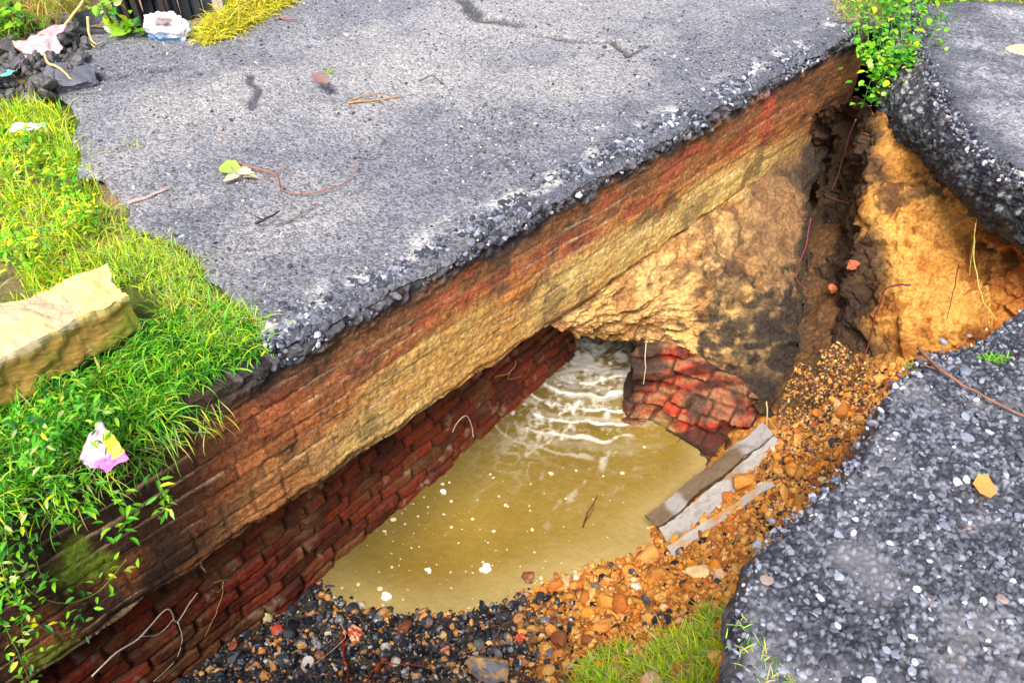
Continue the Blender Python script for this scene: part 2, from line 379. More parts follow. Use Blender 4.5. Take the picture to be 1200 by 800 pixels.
c = mix(cd, cy, ym); sub = ss(WZ+.02, WZ-.01, Pf[..., 2]); c = mix(c, C(120, 95, 50), sub*.6); c = mix(c, C(56, 44, 37), np.maximum(np.maximum(blob(Pf, on_floor0(955, 430), .30, 44, .7), ss(2.75, 2.95, Pf[..., 1])*ss(2.15, 2.0, Pf[..., 0])), blob(Pf, on_floor0(985, 470), .12, 45, .8))*.85)
tag(grid_obj('pit_floor', Pf, M_SOIL, np.concatenate([c, (.45+.35*ym)[..., None]], -1), keep=((ins > -.12) & (Nn > -2.3)) | ((Nn > -2.4) & (sdist(Pf[..., 0], Pf[..., 1], deck_poly) > -.05))), kind='structure')
# coarse bed further off
X, Y = np.meshgrid(np.arange(-4.8, 3.8, .06), np.arange(-3.8, 5.8, .06)); Pc = np.stack([X, Y, np.clip(_floor(X, Y), -2, -.4)-.05], -1)
c = mix(C(90, 75, 55), C(150, 115, 65), fbm(Pc, 4, 4, 40))
tag(grid_obj('channel_bed', Pc, M_SOIL, np.concatenate([c, np.full(X.shape+(1,), .7)], -1), keep=(((X < -1.85) | (Y > 3.85) | (X > 2.85) | (Y < .25)) & (sdist(X, Y, pit) > -.3) & (Pc[..., 2] < -.4)) | ((X*R2-Y*R2 < -1.7) & (sdist(X, Y, deck_poly) > 0))), kind='structure')

# ---- water
st = .0085; X, Y = np.meshgrid(np.arange(-2.2, 1.9, st), np.arange(-.2, 4.9, st)); Pw = np.stack([X, Y, 0*X], -1)
src = PZ(700, 392, WZ); dx = X-src[0]; dy = Y-src[1]; r = np.hypot(dx, dy); ang = np.arctan2(dy, dx)
flow = PZ(620, 560, WZ)-src; flow /= np.linalg.norm(flow)
al = dx*flow[0]+dy*flow[1]; ac = dx*flow[1]-dy*flow[0]
turb = np.exp(-(np.maximum(al, 0)/.62)**2)*np.exp(-(ac/(.30+.22*np.maximum(al, 0)))**2)
wq = r+(fbm(Pw, 5, 4, 51)-.5)*.16
csc = ss(-.05, -.75, al); Zw = WZ+.34*csc+(fbm(Pw, 7, 4, 63)-.5)*.12*ss(0, -.3, al)+np.sin(wq*2*np.pi/.16)*.010*turb+(fbm(Pw, 9, 4, 52)-.5)*(.006+.05*turb)+(fbm(Pw*[1, 1.6, 1], 26, 3, 53)-.5)*(.002+.012*turb)  # surface tilted up behind the opening so the water faces the light
Pw[..., 2] = Zw
# foam: arcs of froth spreading out of the opening, streaks further down
P2 = Pw.copy(); P2[..., 2] = 0
rid = 1-np.abs(2*fbm(P2+np.stack([al, ac, 0*al], -1)*.2, 6, 4, 54)-1)
netf = ss(.955, .995, 1-np.abs(2*fbm(P2, 10, 4, 57)-1))*.5
arcs = ss(.35, .95, np.cos(wq*2*np.pi/.155))*ss(.40, .62, fbm(P2, 9, 4, 55))
thin = ss(.72, .97, np.cos(wq*2*np.pi/.115+fbm(P2, 4, 3, 65)*5))*ss(.36, .5, fbm(P2, 8, 4, 66))*ss(1.15, .7, r)*ss(-.02, .1, al)*ss(.55, .3, np.abs(ac))*.9
lace = ss(.86, .97, 1-np.abs(2*fbm(P2, 16, 4, 67)-1))*ss(1.5, .3, al)*ss(.5, .2, np.abs(ac+.05))*ss(.42, .6, fbm(P2, 4, 3, 68))
foam = np.clip(thin+lace*.6+arcs*turb*.9+netf*(turb*2)+ss(.62, .8, fbm(P2, 30, 3, 56))*turb*1.2, 0, 1)
foam = np.maximum(foam, ss(.05, -.10, al)*ss(.2, .42, fbm(P2, 12, 4, 64)))  # added white foam under the deck brightens the dim opening by colour
foam = np.maximum(foam, ss(.70, .12, r)*ss(.36, .58, fbm(P2, 15, 4, 58))*.98)
foam = np.maximum(foam, .55*ss(.5, .95, np.cos(wq*2*np.pi/.19+1))*ss(.95, .5, r)*ss(.05, .3, al)*ss(.42, .25, np.abs(ac+.05)*.8)*ss(.33, .5, fbm(P2, 22, 4, 62))*.85)
strk = ss(.55, .72, fbm(np.stack([ac*2.2, al*.9, 0*al], -1), 7, 5, 59))*np.exp(-((ac+.12)/.32)**2)*ss(1.7, .5, al)*ss(.1, .5, al)
foam = np.maximum(foam, strk*ss(.38, .58, fbm(P2, 34, 3, 60))*.8)
sh = floor_z(X, Y); shallow = ss(WZ-.13, WZ+.0, sh)
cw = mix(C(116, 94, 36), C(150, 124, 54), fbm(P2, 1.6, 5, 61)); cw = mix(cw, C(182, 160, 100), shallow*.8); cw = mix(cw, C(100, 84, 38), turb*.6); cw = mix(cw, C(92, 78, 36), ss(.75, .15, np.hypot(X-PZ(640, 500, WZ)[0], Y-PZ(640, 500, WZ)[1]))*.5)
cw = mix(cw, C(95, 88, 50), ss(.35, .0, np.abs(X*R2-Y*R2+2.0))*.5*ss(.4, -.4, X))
cw = mix(cw, C(238, 234, 222), foam)
M_WATER = mat_attr('muddy_water', grain=14, gamt=.10, bscale=16, bstr=.8, bdist=.012, spec=.6)
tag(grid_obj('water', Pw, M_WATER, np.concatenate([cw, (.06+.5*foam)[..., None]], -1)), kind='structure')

# =================================================================== ROADS
def road(name, poly, x0, x1, y0, y1, st, zfun, colfun, mat=M_ASPH, drop=.16, edge=.05, seed=70, wob=.05, base=0.0):
    X, Y = np.meshgrid(np.arange(x0, x1, st), np.arange(y0, y1, st)); P = np.stack([X, Y, 0*X], -1)
    d = sdist(X, Y, poly)+(fbm(P, 9, 3, seed)-.5)*wob*1.6
    z = zfun(P)-drop*(1-ss(-edge, 0, d)**.7)
    P[..., 2] = z+base
    gy_, gx_ = np.gradient(d, st); g2 = np.maximum(gx_**2+gy_**2, .3); m = (d < -edge); sh_ = np.where(m, (-edge-d), 0)
    mv = sh_ < st*1.6; P[..., 0] += np.where(mv, sh_*gx_/g2, 0); P[..., 1] += np.where(mv, sh_*gy_/g2, 0)
    col = colfun(P, d)
    return tag(grid_obj(name, P, mat, col, keep=d > -edge-st*1.3), kind='structure')
def agg(P, sc, seed, amp, tilt=.5):
    f1, f2, h = voro(P, sc, seed); return np.clip(ss(0, .35, f2-f1)*(.4+.6*h), 0, 1)*amp, f2-f1, h
# far carriageway on the deck
tl = [PZ(330, 405), PZ(262, 330), PZ(215, 290), PZ(160, 262), PZ(140, 225), PZ(95, 200), PZ(85, 120), PZ(60, 108)]
far_poly = [FP(float(PN(318, 412, NF)@UV))]+tl+[PZ(62, 80), PZ(110, 45), PZ(125, 22), PZ(250, 25), PZ(345, -5), PZ(360, -60), PZ(500, -160), PZ(900, -160), PZ(985, -30), PZ(1003, 10), FP(S_R)]
far_poly = np.array([p[:2] for p in far_poly])
dust = [(PZ(225, 135), .42), (PZ(290, 110), .25), (PZ(180, 130), .2), (PZ(560, 30), .5), (PZ(700, -5), .7), (PZ(620, 110), .35), (PZ(720, 90), .25), (PZ(470, 100), .3), (PZ(400, 150), .2), (PZ(520, 300), .14), (PZ(590, 255), .12), (PZ(460, 330), .10), (PZ(130, 190), .18), (PZ(180, 230), .15), (PZ(430, 60), .4), (PZ(350, 260), .25)]
cracks = [([PZ(90, 95), PZ(150, 86), PZ(200, 78)], .045, .05), ([PZ(160, 66), PZ(195, 62)], .02, .02), ([PZ(545, 0), PZ(560, 22), PZ(610, 30)], .06, .03), ([PZ(630, 42), PZ(690, 50), PZ(720, 48), PZ(735, 64)], .03, .03), ([PZ(290, 88), PZ(300, 100), PZ(304, 112), PZ(296, 128)], .028, .012), ([PZ(735, 64), PZ(760, 52)], .02, .015)]
def far_z(P):
    z = (fbm(P, .9, 3, 71)-.5)*.03+(fbm(P, 7, 4, 72)-.5)*.016
    z = z+(fbm(P, 36, 3, 73)-.5)*.008
    for i, (pts, w, dp) in enumerate(cracks): z = z-line_mask(P, pts, w, 74+i)*dp*.8
    # rough scabbed surface near the edge and in the middle right
    z = z+blob(P, PZ(610, 170), .35, 80)*(fbm(P, 30, 3, 81)-.5)*.03
    return z
def far_col(P, d):
    g = .5+.5*(fbm(P, 2.2, 6, 82, .65)-.5); h = fbm(P, 40, 3, 83)
    c = mix(C(94, 94, 101), C(146, 144, 148), .35*g+.25*fbm(P, 11, 5, 140)+.4*h); dk = blob(P, PZ(250, 260), .38, 84, 2.0, 9, .6)*.5
    dk = np.maximum(dk, blob(P, PZ(330, 360), .30, 85, 2.0, 9, .6)*.5); dk = np.maximum(dk, blob(P, PZ(615, 165), .42, 86, 2.2, 9, .6)*.5); dk = np.maximum(dk, blob(P, PZ(120, 100), .35, 87, 2, 9, .6)*.4)
    dk = np.maximum(dk, blob(P, PZ(870, 70), .5, 88, 2, 9, .6)*.45)
    c = mix(c, C(84, 84, 92), dk*.6)
    for i, (q, r) in enumerate(dust): c = mix(c, C(176, 170, 165), blob(P, q, r, 90+i, 1.2, 5, .8)*.42)
    for i, (pts, w, dp) in enumerate(cracks): c = mix(c, C(50, 50, 58), line_mask(P, pts, w, 74+i)*.8)
    f = np.abs(P[..., 0]*R2-P[..., 1]*R2-NF)
    ed = ss(.20, .03, f+(fbm(P, 8, 4, 110)-.5)*.22); c = mix(c, C(88, 88, 96), ed*.8)
    c = mix(c, C(200, 196, 190), ss(.52, .66, fbm(P, 12, 4, 112))*ss(.24, .10, f)*ss(.02, .08, f)*.8)
    return np.concatenate([c, np.full(P.shape[:2]+(1,), .55)], -1)
road('road', far_poly, -3.2, 3.4, .7, 8.0, .0105, far_z, far_col, drop=.02, edge=.012, wob=.05)
# near carriageway (bottom right)
near_poly = np.array([p[:2] for p in near_edge]+[(3.2, 2.35), (4.5, 2.2), (4.5, -1.2), (.62, -1.2), (.66, .3)])
def near_z(P):
    z = (fbm(P, 2, 3, 120)-.5)*.025+(fbm(P, 11, 3, 121)-.5)*.012
    f1, f2, h = voro(P, 62, 122); return z+ss(0, .3, f2-f1)*(.3+.7*h)*.007
def near_col(P, d):
    f1, f2, h = voro(P, 62, 122); e = ss(.02, .3, f2-f1)
    s = mix(C(58, 60, 68), C(136, 137, 146), h**1.8); c = mix(C(24, 25, 30), s, e)
    c = mix(c, C(128, 124, 126), ss(.5, .7, fbm(P, 6, 4, 123))*.45)
    return np.concatenate([c, (.30+.3*(1-h))[..., None]], -1)
M_NEAR = mat_attr('coarse_asphalt', grain=30, gamt=.2, bscale=320, bstr=.6, bdist=.003, spec=.6)
road('near_road', near_poly, .35, 2.9, .25, 2.6, .0048, near_z, near_col, mat=M_NEAR, drop=.13, edge=.04, seed=125, wob=.035)
# right-hand carriageway block
blk_poly = np.array([p[:2] for p in [PZ(1205, 202), PZ(1150, 165), PZ(1110, 108), PZ(1088, 62), PZ(1076, 22), PZ(1085, 8), PZ(1150, 4), PZ(1400, 12)]]+[(5.0, 3.0), PZ(1330, 262)[:2]])
def blk_z(P): return (fbm(P, 2, 3, 130)-.5)*.03+(fbm(P, 18, 4, 131)-.5)*.02+agg(P, 50, 132, .006)[0]+.01
def blk_col(P, d):
    c = mix(C(98, 97, 104), C(176, 172, 176), ss(.3, .7, .6*fbm(P, 3, 5, 133)+.4*fbm(P, 45, 3, 136))); c = mix(C(85, 84, 92), c, ss(-.02, .2, d+(fbm(P, 9, 4, 134)-.5)*.2))
    return np.concatenate([c, np.full(P.shape[:2]+(1,), .5)], -1)
road('right_road', blk_poly, 1.9, 5.2, 2.3, 5.6, .012, blk_z, blk_col, drop=.05, edge=.03, seed=135, wob=.03)

# =================================================================== MASONRY
def bricks(a, b, L=.21, H=.078, seed=0, mort=.012, round_=.012):
    a = np.asarray(a); b = np.asarray(b); row = np.floor(b/H); i0 = np.zeros_like(row).astype(np.int64)
    hd = _h(row.astype(np.int64), i0, i0, seed+9) > .6; Lr = np.where(hd, L*.52, L)
    q = a/Lr+_h(row.astype(np.int64), i0, i0, seed+1)
    colm = np.floor(q); fa = (q-colm)*Lr; fb = b-row*H
    d = np.minimum(np.minimum(fa, Lr-fa), np.minimum(fb, H-fb)); e = ss(mort*.35, mort*.35+round_, d)
    hsh = _h(row.astype(np.int64), colm.astype(np.int64), i0, seed+2); h2 = _h(row.astype(np.int64), colm.astype(np.int64), i0, seed+3)
    return e, hsh, h2, row
# ---- the broken face of the deck
s0, s1 = -1.6, S_R+.02; st = .0062
ns = int((s1-s0)/st); sv = np.linspace(s0, s1, ns); zt = -.03; zb = -.70
zz = np.linspace(zt, zb, 112); nb = 40; back = np.linspace(.01, .9, nb)
nc = 14; S = np.repeat(sv[None], len(zz)+nb+nc, 0); Zv = np.repeat(np.r_[np.full(nc, zt), zz, np.full(nb, zb)][:, None], ns, 1); BK = np.repeat(np.r_[np.zeros(len(zz)+nc), back][:, None], ns, 1)
CAP = np.repeat(np.r_[np.linspace(1, .05, nc), np.zeros(len(zz)+nb)][:, None], ns, 1)
Q = np.stack([S, Zv, BK], -1)
wz = Zv+(fbm(Q, 1.6, 3, 201)-.5)*.04                      # courses wander
e, h1, h2, row = bricks(S+(fbm(Q, 9, 3, 202)-.5)*.012, wz+(fbm(Q, 14, 3, 203)-.5)*.006, L=.215, H=.070, seed=11, mort=.007, round_=.005)
v = (Zv-zt)/(zb-zt)                                        # 0 top .. 1 bottom
sl = lambda x, y: float(PN(x, y, NF)@UV)
sA, sB, sC_, sD = sl(300, 560), sl(450, 450), sl(640, 330), sl(860, 180)
left = ss(sB+.15, sA-.1, S)                                # 1 at the left part where the bricks are bare
worn = np.clip(.62-.55*left+(fbm(Q, 3.2, 4, 204)-.5)*.7, 0, 1)   # rendering hides the joints
ledge = (_h(row.astype(np.int64), (0*row).astype(np.int64), (0*row).astype(np.int64), 77)-.5)*.035
disp = (1-worn)*(e*.0045+(h1-.5)*.007*e)+worn*(fbm(Q, 18, 4, 205)-.5)*.008+ledge*.10+(fbm(Q, 2.2, 4, 206)-.5)*.045+(fbm(Q, 45, 3, 207)-.5)*.008
strat = fbm(np.stack([S*.35, wz*1.0, BK], -1), 26, 4, 208); disp += (strat-.5)*.006
# the slab's tar lip overhangs the top
lip = ss(.16, .06, v+(fbm(Q, 7, 4, 209)-.5)*.16)
lip = lip*ss(sl(230, 470), sl(330, 410), S); disp += lip*(.02+(fbm(Q, 20, 4, 210)-.5)*.04)
vt1, vt2, vth = voro(Q, 34, 214); disp += lip*((vth-.5)*.022+(.45-vt1)*.012)
disp -= ss(.93, 1.02, v+(fbm(Q, 10, 3, 211)-.5)*.08)*.03*(BK == 0)
N_ = NF+np.where(BK == 0, disp*(1-CAP), disp*0)-BK-CAP*.14
rg = ss(0, .12, BK); P = NV*N_[..., None]+UV*S[..., None]; Zo = Zv+np.where(BK > 0, (fbm(Q, 12, 4, 212)-.5)*.05, 0)+(fbm(Q*[1, 0, 0]+[0, 0, 0], 9, 4, 213)-.5)*.045*ss(.8, 1, v)
P[..., 2] = Zo-CAP*.012
# colours: dark tar, red brick, brown, ochre render
n1 = fbm(Q, 4, 5, 220); n2 = fbm(np.stack([S*.5, Zv*1.3, BK], -1), 12, 5, 221); n3 = fbm(Q, 22, 4, 222)
brown = mix(C(112, 76, 50), C(180, 122, 76), n3); red = mix(C(146, 80, 50), C(202, 110, 70), h2*.5+n3*.5); ochre = mix(C(214, 160, 72), C(244, 212, 134), n1)
orange = mix(C(184, 108, 50), C(222, 150, 78), n2)
c = brown
c = mix(c, orange, ss(.16, .46, v+(n2-.5)*.9)*.9)
mid = ss(sA-.2, sA+.35, S)
redm = ss(.60, .70, n2+.16*ss(.10, .25, v)*ss(.62, .38, v)-.02)*ss(.68, .45, v)*ss(.06, .14, v)
c = mix(c, red, np.clip(redm*ss(S_R-.2, S_R-.9, S), 0, 1))
och_v = np.interp(S, [s0, sl(200, 600), sA, sB, sC_, sD, S_R], [1.25, .92, .66, .52, .50, .62, .95])
c = mix(c, ochre, ss(-.12, .12, v-och_v+(fbm(Q, 5, 5, 223)-.5)*.40)*(.6+.4*ss(.35, .6, n1))*1.0)
ljt = (1-worn)*left; c = mix(c, mix(C(124, 66, 42), C(206, 118, 68), h2), np.clip(ljt*1.1, 0, .7)*ss(.08, .2, v)); c = mix(c, C(112, 84, 56), (1-e)*(1-worn)*.6)
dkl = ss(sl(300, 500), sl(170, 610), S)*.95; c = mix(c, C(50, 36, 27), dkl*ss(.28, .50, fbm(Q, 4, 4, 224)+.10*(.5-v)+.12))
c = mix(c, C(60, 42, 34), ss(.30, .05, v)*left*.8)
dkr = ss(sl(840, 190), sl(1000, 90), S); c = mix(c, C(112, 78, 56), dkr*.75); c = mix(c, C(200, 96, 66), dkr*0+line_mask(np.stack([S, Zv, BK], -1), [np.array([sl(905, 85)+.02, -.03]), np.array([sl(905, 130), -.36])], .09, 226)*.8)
stn = ss(.60, .72, fbm(Q, 7, 4, 227)); c = mix(c, C(70, 62, 52), stn*.55)
aniso = fbm(np.stack([S*.22, wz, BK], -1), 60, 4, 241); c = mix(c, c*.45, ss(.58, .70, aniso)*.5); c = mix(c, np.minimum(c*1.35, .8), ss(.44, .34, aniso)*.5)
bedj = ss(.006, .002, np.abs((wz/.070)-np.round(wz/.070))*.070)*ss(.50, .60, fbm(np.stack([S*.6, wz, BK], -1), 6, 3, 242))*(1-lip*0); c = mix(c, C(206, 172, 130), bedj*.7*ss(.1, .2, v)*ss(sl(980, 80), sl(800, 180), S))
tarc = mix(C(36, 38, 42), C(118, 118, 124), vth**1.8); tarc = mix(C(66, 50, 38), tarc, ss(sl(230, 470), sl(330, 410), S)); c = mix(c, tarc, ss(.17, .05, v+(fbm(Q, 9, 4, 228)-.5)*.22)*.95)
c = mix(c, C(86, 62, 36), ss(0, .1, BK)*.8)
for (px_, py_), rr in [((290, 372+380), 0)]: pass
for (x_, y_, r_) in ((105, 660, .07), (62, 770, .07), (90, 640, .04)): c = mix(c, C(120, 140, 40), blob(P, PN(x_, y_, NF), r_, 240, .9, 14)*.85)
deck = empty('brick_deck_wall', tuple(FP(1.5, -.7)))
tag(deck, 'long broken edge of the road deck in brown brick and ochre render, over the dark opening', 'masonry wall')
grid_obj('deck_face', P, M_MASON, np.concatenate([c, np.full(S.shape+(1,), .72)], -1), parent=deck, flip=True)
# deck soffit continuing back + return walls of the passage under the road
def flatwall(p0, p1, z0, z1, step=.02):
    p0 = np.asarray(p0)[:2]; p1 = np.asarray(p1)[:2]; L = np.linalg.norm(p1-p0); a = np.linspace(0, L, int(L/step)+2); b = np.linspace(z0, z1, int(abs(z1-z0)/step)+2)
    A, B = np.meshgrid(a, b); u = (p1-p0)/L; P = np.stack([p0[0]+u[0]*A, p0[1]+u[1]*A, B], -1); return P, A, B, u
def brick_wall(name, p0, p1, z0, z1, mat, parent, seed, step=.0065, L=.2, H=.074, side=1, batter=0, dark=0, botstep=None, rag=0):
    P, A, B, u = flatwall(p0, p1, z0, z1, step); n = np.array([u[1], -u[0], 0])*side; Q = np.stack([A, B, 0*A+seed], -1)
    e, h1, h2, row = bricks(A+(fbm(Q, 8, 3, seed)-.5)*.02, (B-z1)+(fbm(Q, 5, 3, seed+1)-.5)*.02, L, H, seed+2, mort=.012, round_=.008)
    gone = (_h((A*0+row).astype(np.int64), np.floor(A/L*1.7).astype(np.int64), (0*row).astype(np.int64), seed+5) > .93)*.0
    d = e*.018+(h1-.5)*.020*e+(fbm(Q, 4, 4, seed+3)-.5)*.05+(fbm(Q, 40, 3, seed+4)-.5)*.010-gone
    if botstep: d = d+botstep*ss(.0, 1, np.clip(-(B-z1)/(z1-z0)*1., 0, 1))**1.5+.03*np.floor(np.clip((-(B-z1)/(z1-z0)-.6)/.14, 0, 4))*.6
    P = P+n*d[..., None]; red = mix(C(74, 31, 21), C(158, 64, 38), h2*.7+fbm(Q, 30, 3, seed+6)*.3)
    c = mix(C(78, 48, 32), red, e); c = mix(c, C(116, 82, 52), ss(.48, .68, fbm(Q, 7, 5, seed+7))*.7); c = mix(c, C(176, 150, 120), ss(.66, .74, fbm(Q, 14, 5, seed+9))*.5); c = mix(c, C(60, 32, 26), ss(.55, .75, fbm(Q, 9, 4, seed+8))*.6+dark*.3)
    return grid_obj(name, P, mat, np.concatenate([c, np.full(A.shape+(1,), .5)], -1), parent=parent, flip=side < 0)
A_ = PZ(350, 682, WZ); B_ = PZ(664, 412, WZ); w_ = (B_-A_)/np.linalg.norm(B_-A_); A0 = A_-w_*2.6
abut = empty('brick_abutment', tuple(A_))
tag(abut, 'long red brick abutment wall in shadow beneath the deck, standing in the muddy water', 'brick wall')
brick_wall('wall_face', A0, B_, -1.95, -.66, M_BRICK, abut, 301, batter=.1, botstep=.06)
nb_ = np.array([w_[1], -w_[0], 0]); B2 = B_-np.array([NV[0], NV[1], 0])*1.8
brick_wall('return_wall', B_+nb_*.0, B2, -1.95, -.66, M_BRICK, abut, 311, step=.012)
D_ = PZ(731, 481, WZ); D2 = D_+np.array([.50, 1.5, 0])
brick_wall('passage_wall', D2+UV*.06+np.array([.14, 0, 0]), D_+UV*.10-NV*.16+np.array([.14, 0, 0]), -1.95, -.9, M_BRICK, abut, 321, step=.012)

# ---- the shattered right-hand abutment
def patch(name, cps, H, W, colf, dispf, mat, parent=None, label=None, cat=None, kind=None, flip=False):
    P = catmull(np.array(cps), H, W); n = normals(P); 
    if flip: n = -n
    vv, uu = np.meshgrid(np.linspace(0, 1, H), np.linspace(0, 1, W), indexing='ij')
    P0 = P.copy(); P = P+n*dispf(P0, uu, vv)[..., None]; c = colf(P0, uu, vv)
    o = grid_obj(name, P, mat, c, parent=parent, flip=flip)
    if label or kind: tag(o, label, cat, kind=kind)
    return o
NT = NF-.006
cps = [[PN(640, 378, NT), PN(700, 340, NT), PN(770, 293, NT), PN(840, 243, NT), PN(900, 202, NT), PN(942, 172, NT), PN(985, 140, NT)],
       [PN(652, 385, NF+.0), PZ(712, 366, -.82), PZ(785, 345, -.85), PZ(855, 320, -.88), PZ(912, 300, -.90), PZ(938, 268, -.86), PZ(957, 212, -.80)],
       [PN(660, 389, NF+.0), PZ(726, 386, -1.0), PZ(795, 378, -1.02), PZ(862, 388, -1.06), PZ(912, 382, -1.06), PZ(930, 350, -1.02), PZ(946, 312, -1.0)],
       [PN(668, 392, NF), PZ(740, 402, -1.14), PZ(793, 408, -1.17), PZ(862, 444, -1.20), PZ(892, 484, -1.28), PZ(918, 450, -1.22), PZ(936, 425, -1.2)]]
def d_m(P, u, v):
    e, h1, h2, row = bricks(u*2.2, P[..., 2]+(fbm(P, 5, 3, 401)-.5)*.06, L=.2, H=.08, seed=41)
    st_ = fbm(np.stack([(P@UV)*.3, P[..., 2]*1.2, 0*u], -1), 34, 4, 402)
    f1, f2, h = voro(P, 14, 403)
    return e*.008*ss(.5, .3, fbm(P, 3, 3, 404)+.1*u)+(fbm(P, 5, 5, 405)-.5)*.12+(fbm(P, 30, 4, 406)-.5)*.045+(st_-.5)*.06*(1-.6*u)+(h-.5)*.045*ss(.3, .9, v)
def c_m(P, u, v):
    n1 = fbm(P, 5, 5, 411); n2 = fbm(P, 16, 4, 412)
    c = mix(C(196, 144, 76), C(232, 196, 130), n1*.6+n2*.4); c = mix(c, C(150, 98, 52), ss(.52, .68, fbm(P, 9, 4, 413))*.7)
    sr = fbm(np.stack([(P@UV)*.3, P[..., 2]*1.2, 0*u], -1), 34, 4, 402); c = mix(c, C(136, 98, 60), ss(.54, .66, sr)*.75); c = mix(c, C(84, 66, 52), ss(.58, .7, fbm(P, 13, 5, 431))*.6*ss(.1, .5, u))
    c = mix(c, C(120, 88, 62), ss(.42, .72, u+(n1-.5)*.3)*.8)
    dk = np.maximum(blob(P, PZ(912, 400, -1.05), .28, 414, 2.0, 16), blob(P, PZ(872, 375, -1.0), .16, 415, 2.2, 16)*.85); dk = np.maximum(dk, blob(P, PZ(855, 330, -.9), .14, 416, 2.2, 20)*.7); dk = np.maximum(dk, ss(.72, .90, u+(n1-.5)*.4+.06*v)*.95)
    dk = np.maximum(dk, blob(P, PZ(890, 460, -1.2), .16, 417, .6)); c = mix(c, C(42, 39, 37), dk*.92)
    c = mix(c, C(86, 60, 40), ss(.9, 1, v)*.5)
    return np.concatenate([c, np.full(u.shape+(1,), .8)], -1)
pier = empty('brick_pier', tuple(D_)); tag(pier, 'shattered red brick pier with ochre earth crust above it, right of the churning opening', 'brick pier')
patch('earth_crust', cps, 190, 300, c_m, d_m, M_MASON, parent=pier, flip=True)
E_ = PZ(826, 549, WZ)
bot = [D_+np.array([.12, .30, 0]), D_, D_*.66+E_*.34, D_*.33+E_*.67, E_, PZ(868, 560, WZ), PZ(905, 545, -1.5)]
bot = [np.array([p[0], p[1], -1.82]) for p in bot]
top = [D_*[1, 1, 0]+np.array([.14, .30, -1.13]), PZ(741, 401, -1.12), PZ(790, 402, -1.12), PZ(838, 428, -1.16), PZ(878, 452, -1.19), PZ(902, 480, -1.28), PZ(925, 500, -1.30)]
mid_ = [a*.5+b*.5+NV*k-UV*j for a, b, k, j in zip(top, bot, (0, .0, 0, 0, 0, 0, 0), (0, .0, .0, .01, .01, .0, 0))]
m2 = [np.array([b[0], b[1], b[2]+.18]) for b in bot]
def d_p(P, u, v):
    lo = P@NV; e, h1, h2, row = bricks(lo+(fbm(P, 6, 3, 421)-.5)*.02, P[..., 2]-.08*(lo+1.65)+(fbm(P, 4, 3, 422)-.5)*.03, L=.2, H=.08, seed=51, mort=.01, round_=.007)
    brk = ss(.45, .55, fbm(P, 4, 3, 423)); return e*.010+(h1-.5)*.06*e*(.4+brk)+(h2-.5)*.07*brk-.05*(_h((row).astype(np.int64),np.floor(h2*97).astype(np.int64),(0*row).astype(np.int64),88)>.80)*e+(fbm(P, 4, 4, 425)-.5)*.07+(fbm(P, 16, 4, 433)-.5)*.04
def c_p(P, u, v):
    lo = P@NV; e, h1, h2, row = bricks(lo+(fbm(P, 6, 3, 421)-.5)*.02, P[..., 2]-.08*(lo+1.65)+(fbm(P, 4, 3, 422)-.5)*.03, L=.2, H=.08, seed=51, mort=.01, round_=.007)
    n = fbm(P, 8, 5, 427); w = v+(fbm(P, 5, 4, 428)-.5)*.30
    c = mix(C(104, 54, 34), C(176, 88, 52), h2*.5+n*.5)
    c = mix(c, mix(C(150, 44, 28), C(220, 70, 44), n), ss(.04, .12, w)*ss(.36, .26, w)*ss(.12, .3, u)*(.15+.7*ss(.44, .52, fbm(P, 11, 4, 436))))
    dgn = fbm(np.stack([lo*.35+P[..., 2]*.0, P[..., 2]*1.5-lo*.9, 0*u], -1), 12, 4, 438); c = mix(c, C(158, 122, 84), ss(.50, .58, dgn)*.7); c = mix(c, C(52, 32, 24), ss(.44, .36, dgn)*.8)
    c = mix(c, C(176, 140, 96), ss(.40, .48, w)*ss(.62, .54, w)*ss(.2, .4, u)*.8)
    c = mix(c, C(196, 60, 36), ss(.60, .66, w)*ss(.74, .68, w)*ss(.3, .5, u)*.7)
    c = mix(c, C(204, 146, 66), ss(.70, .80, w)*ss(.3, .5, u)*ss(.40, .56, fbm(P, 6, 4, 437)))
    c = mix(c, C(50, 30, 24), ss(.36, .16, u+(n-.5)*.15)*.9); c = mix(c, C(48, 36, 30), (1-e)*.7); c = mix(c, C(44, 40, 38), ss(.56, .68, fbm(P, 7, 4, 429))*.7)  # left end painted dark for the shaded hollow of the passage; dark joints
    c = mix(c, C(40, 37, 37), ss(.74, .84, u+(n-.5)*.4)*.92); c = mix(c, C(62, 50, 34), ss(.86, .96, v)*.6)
    return np.concatenate([c, np.full(u.shape+(1,), .6)], -1)
patch('brick_face', [top, mid_, m2, bot], 130, 230, c_p, d_p, M_BRICK, parent=pier, flip=True)

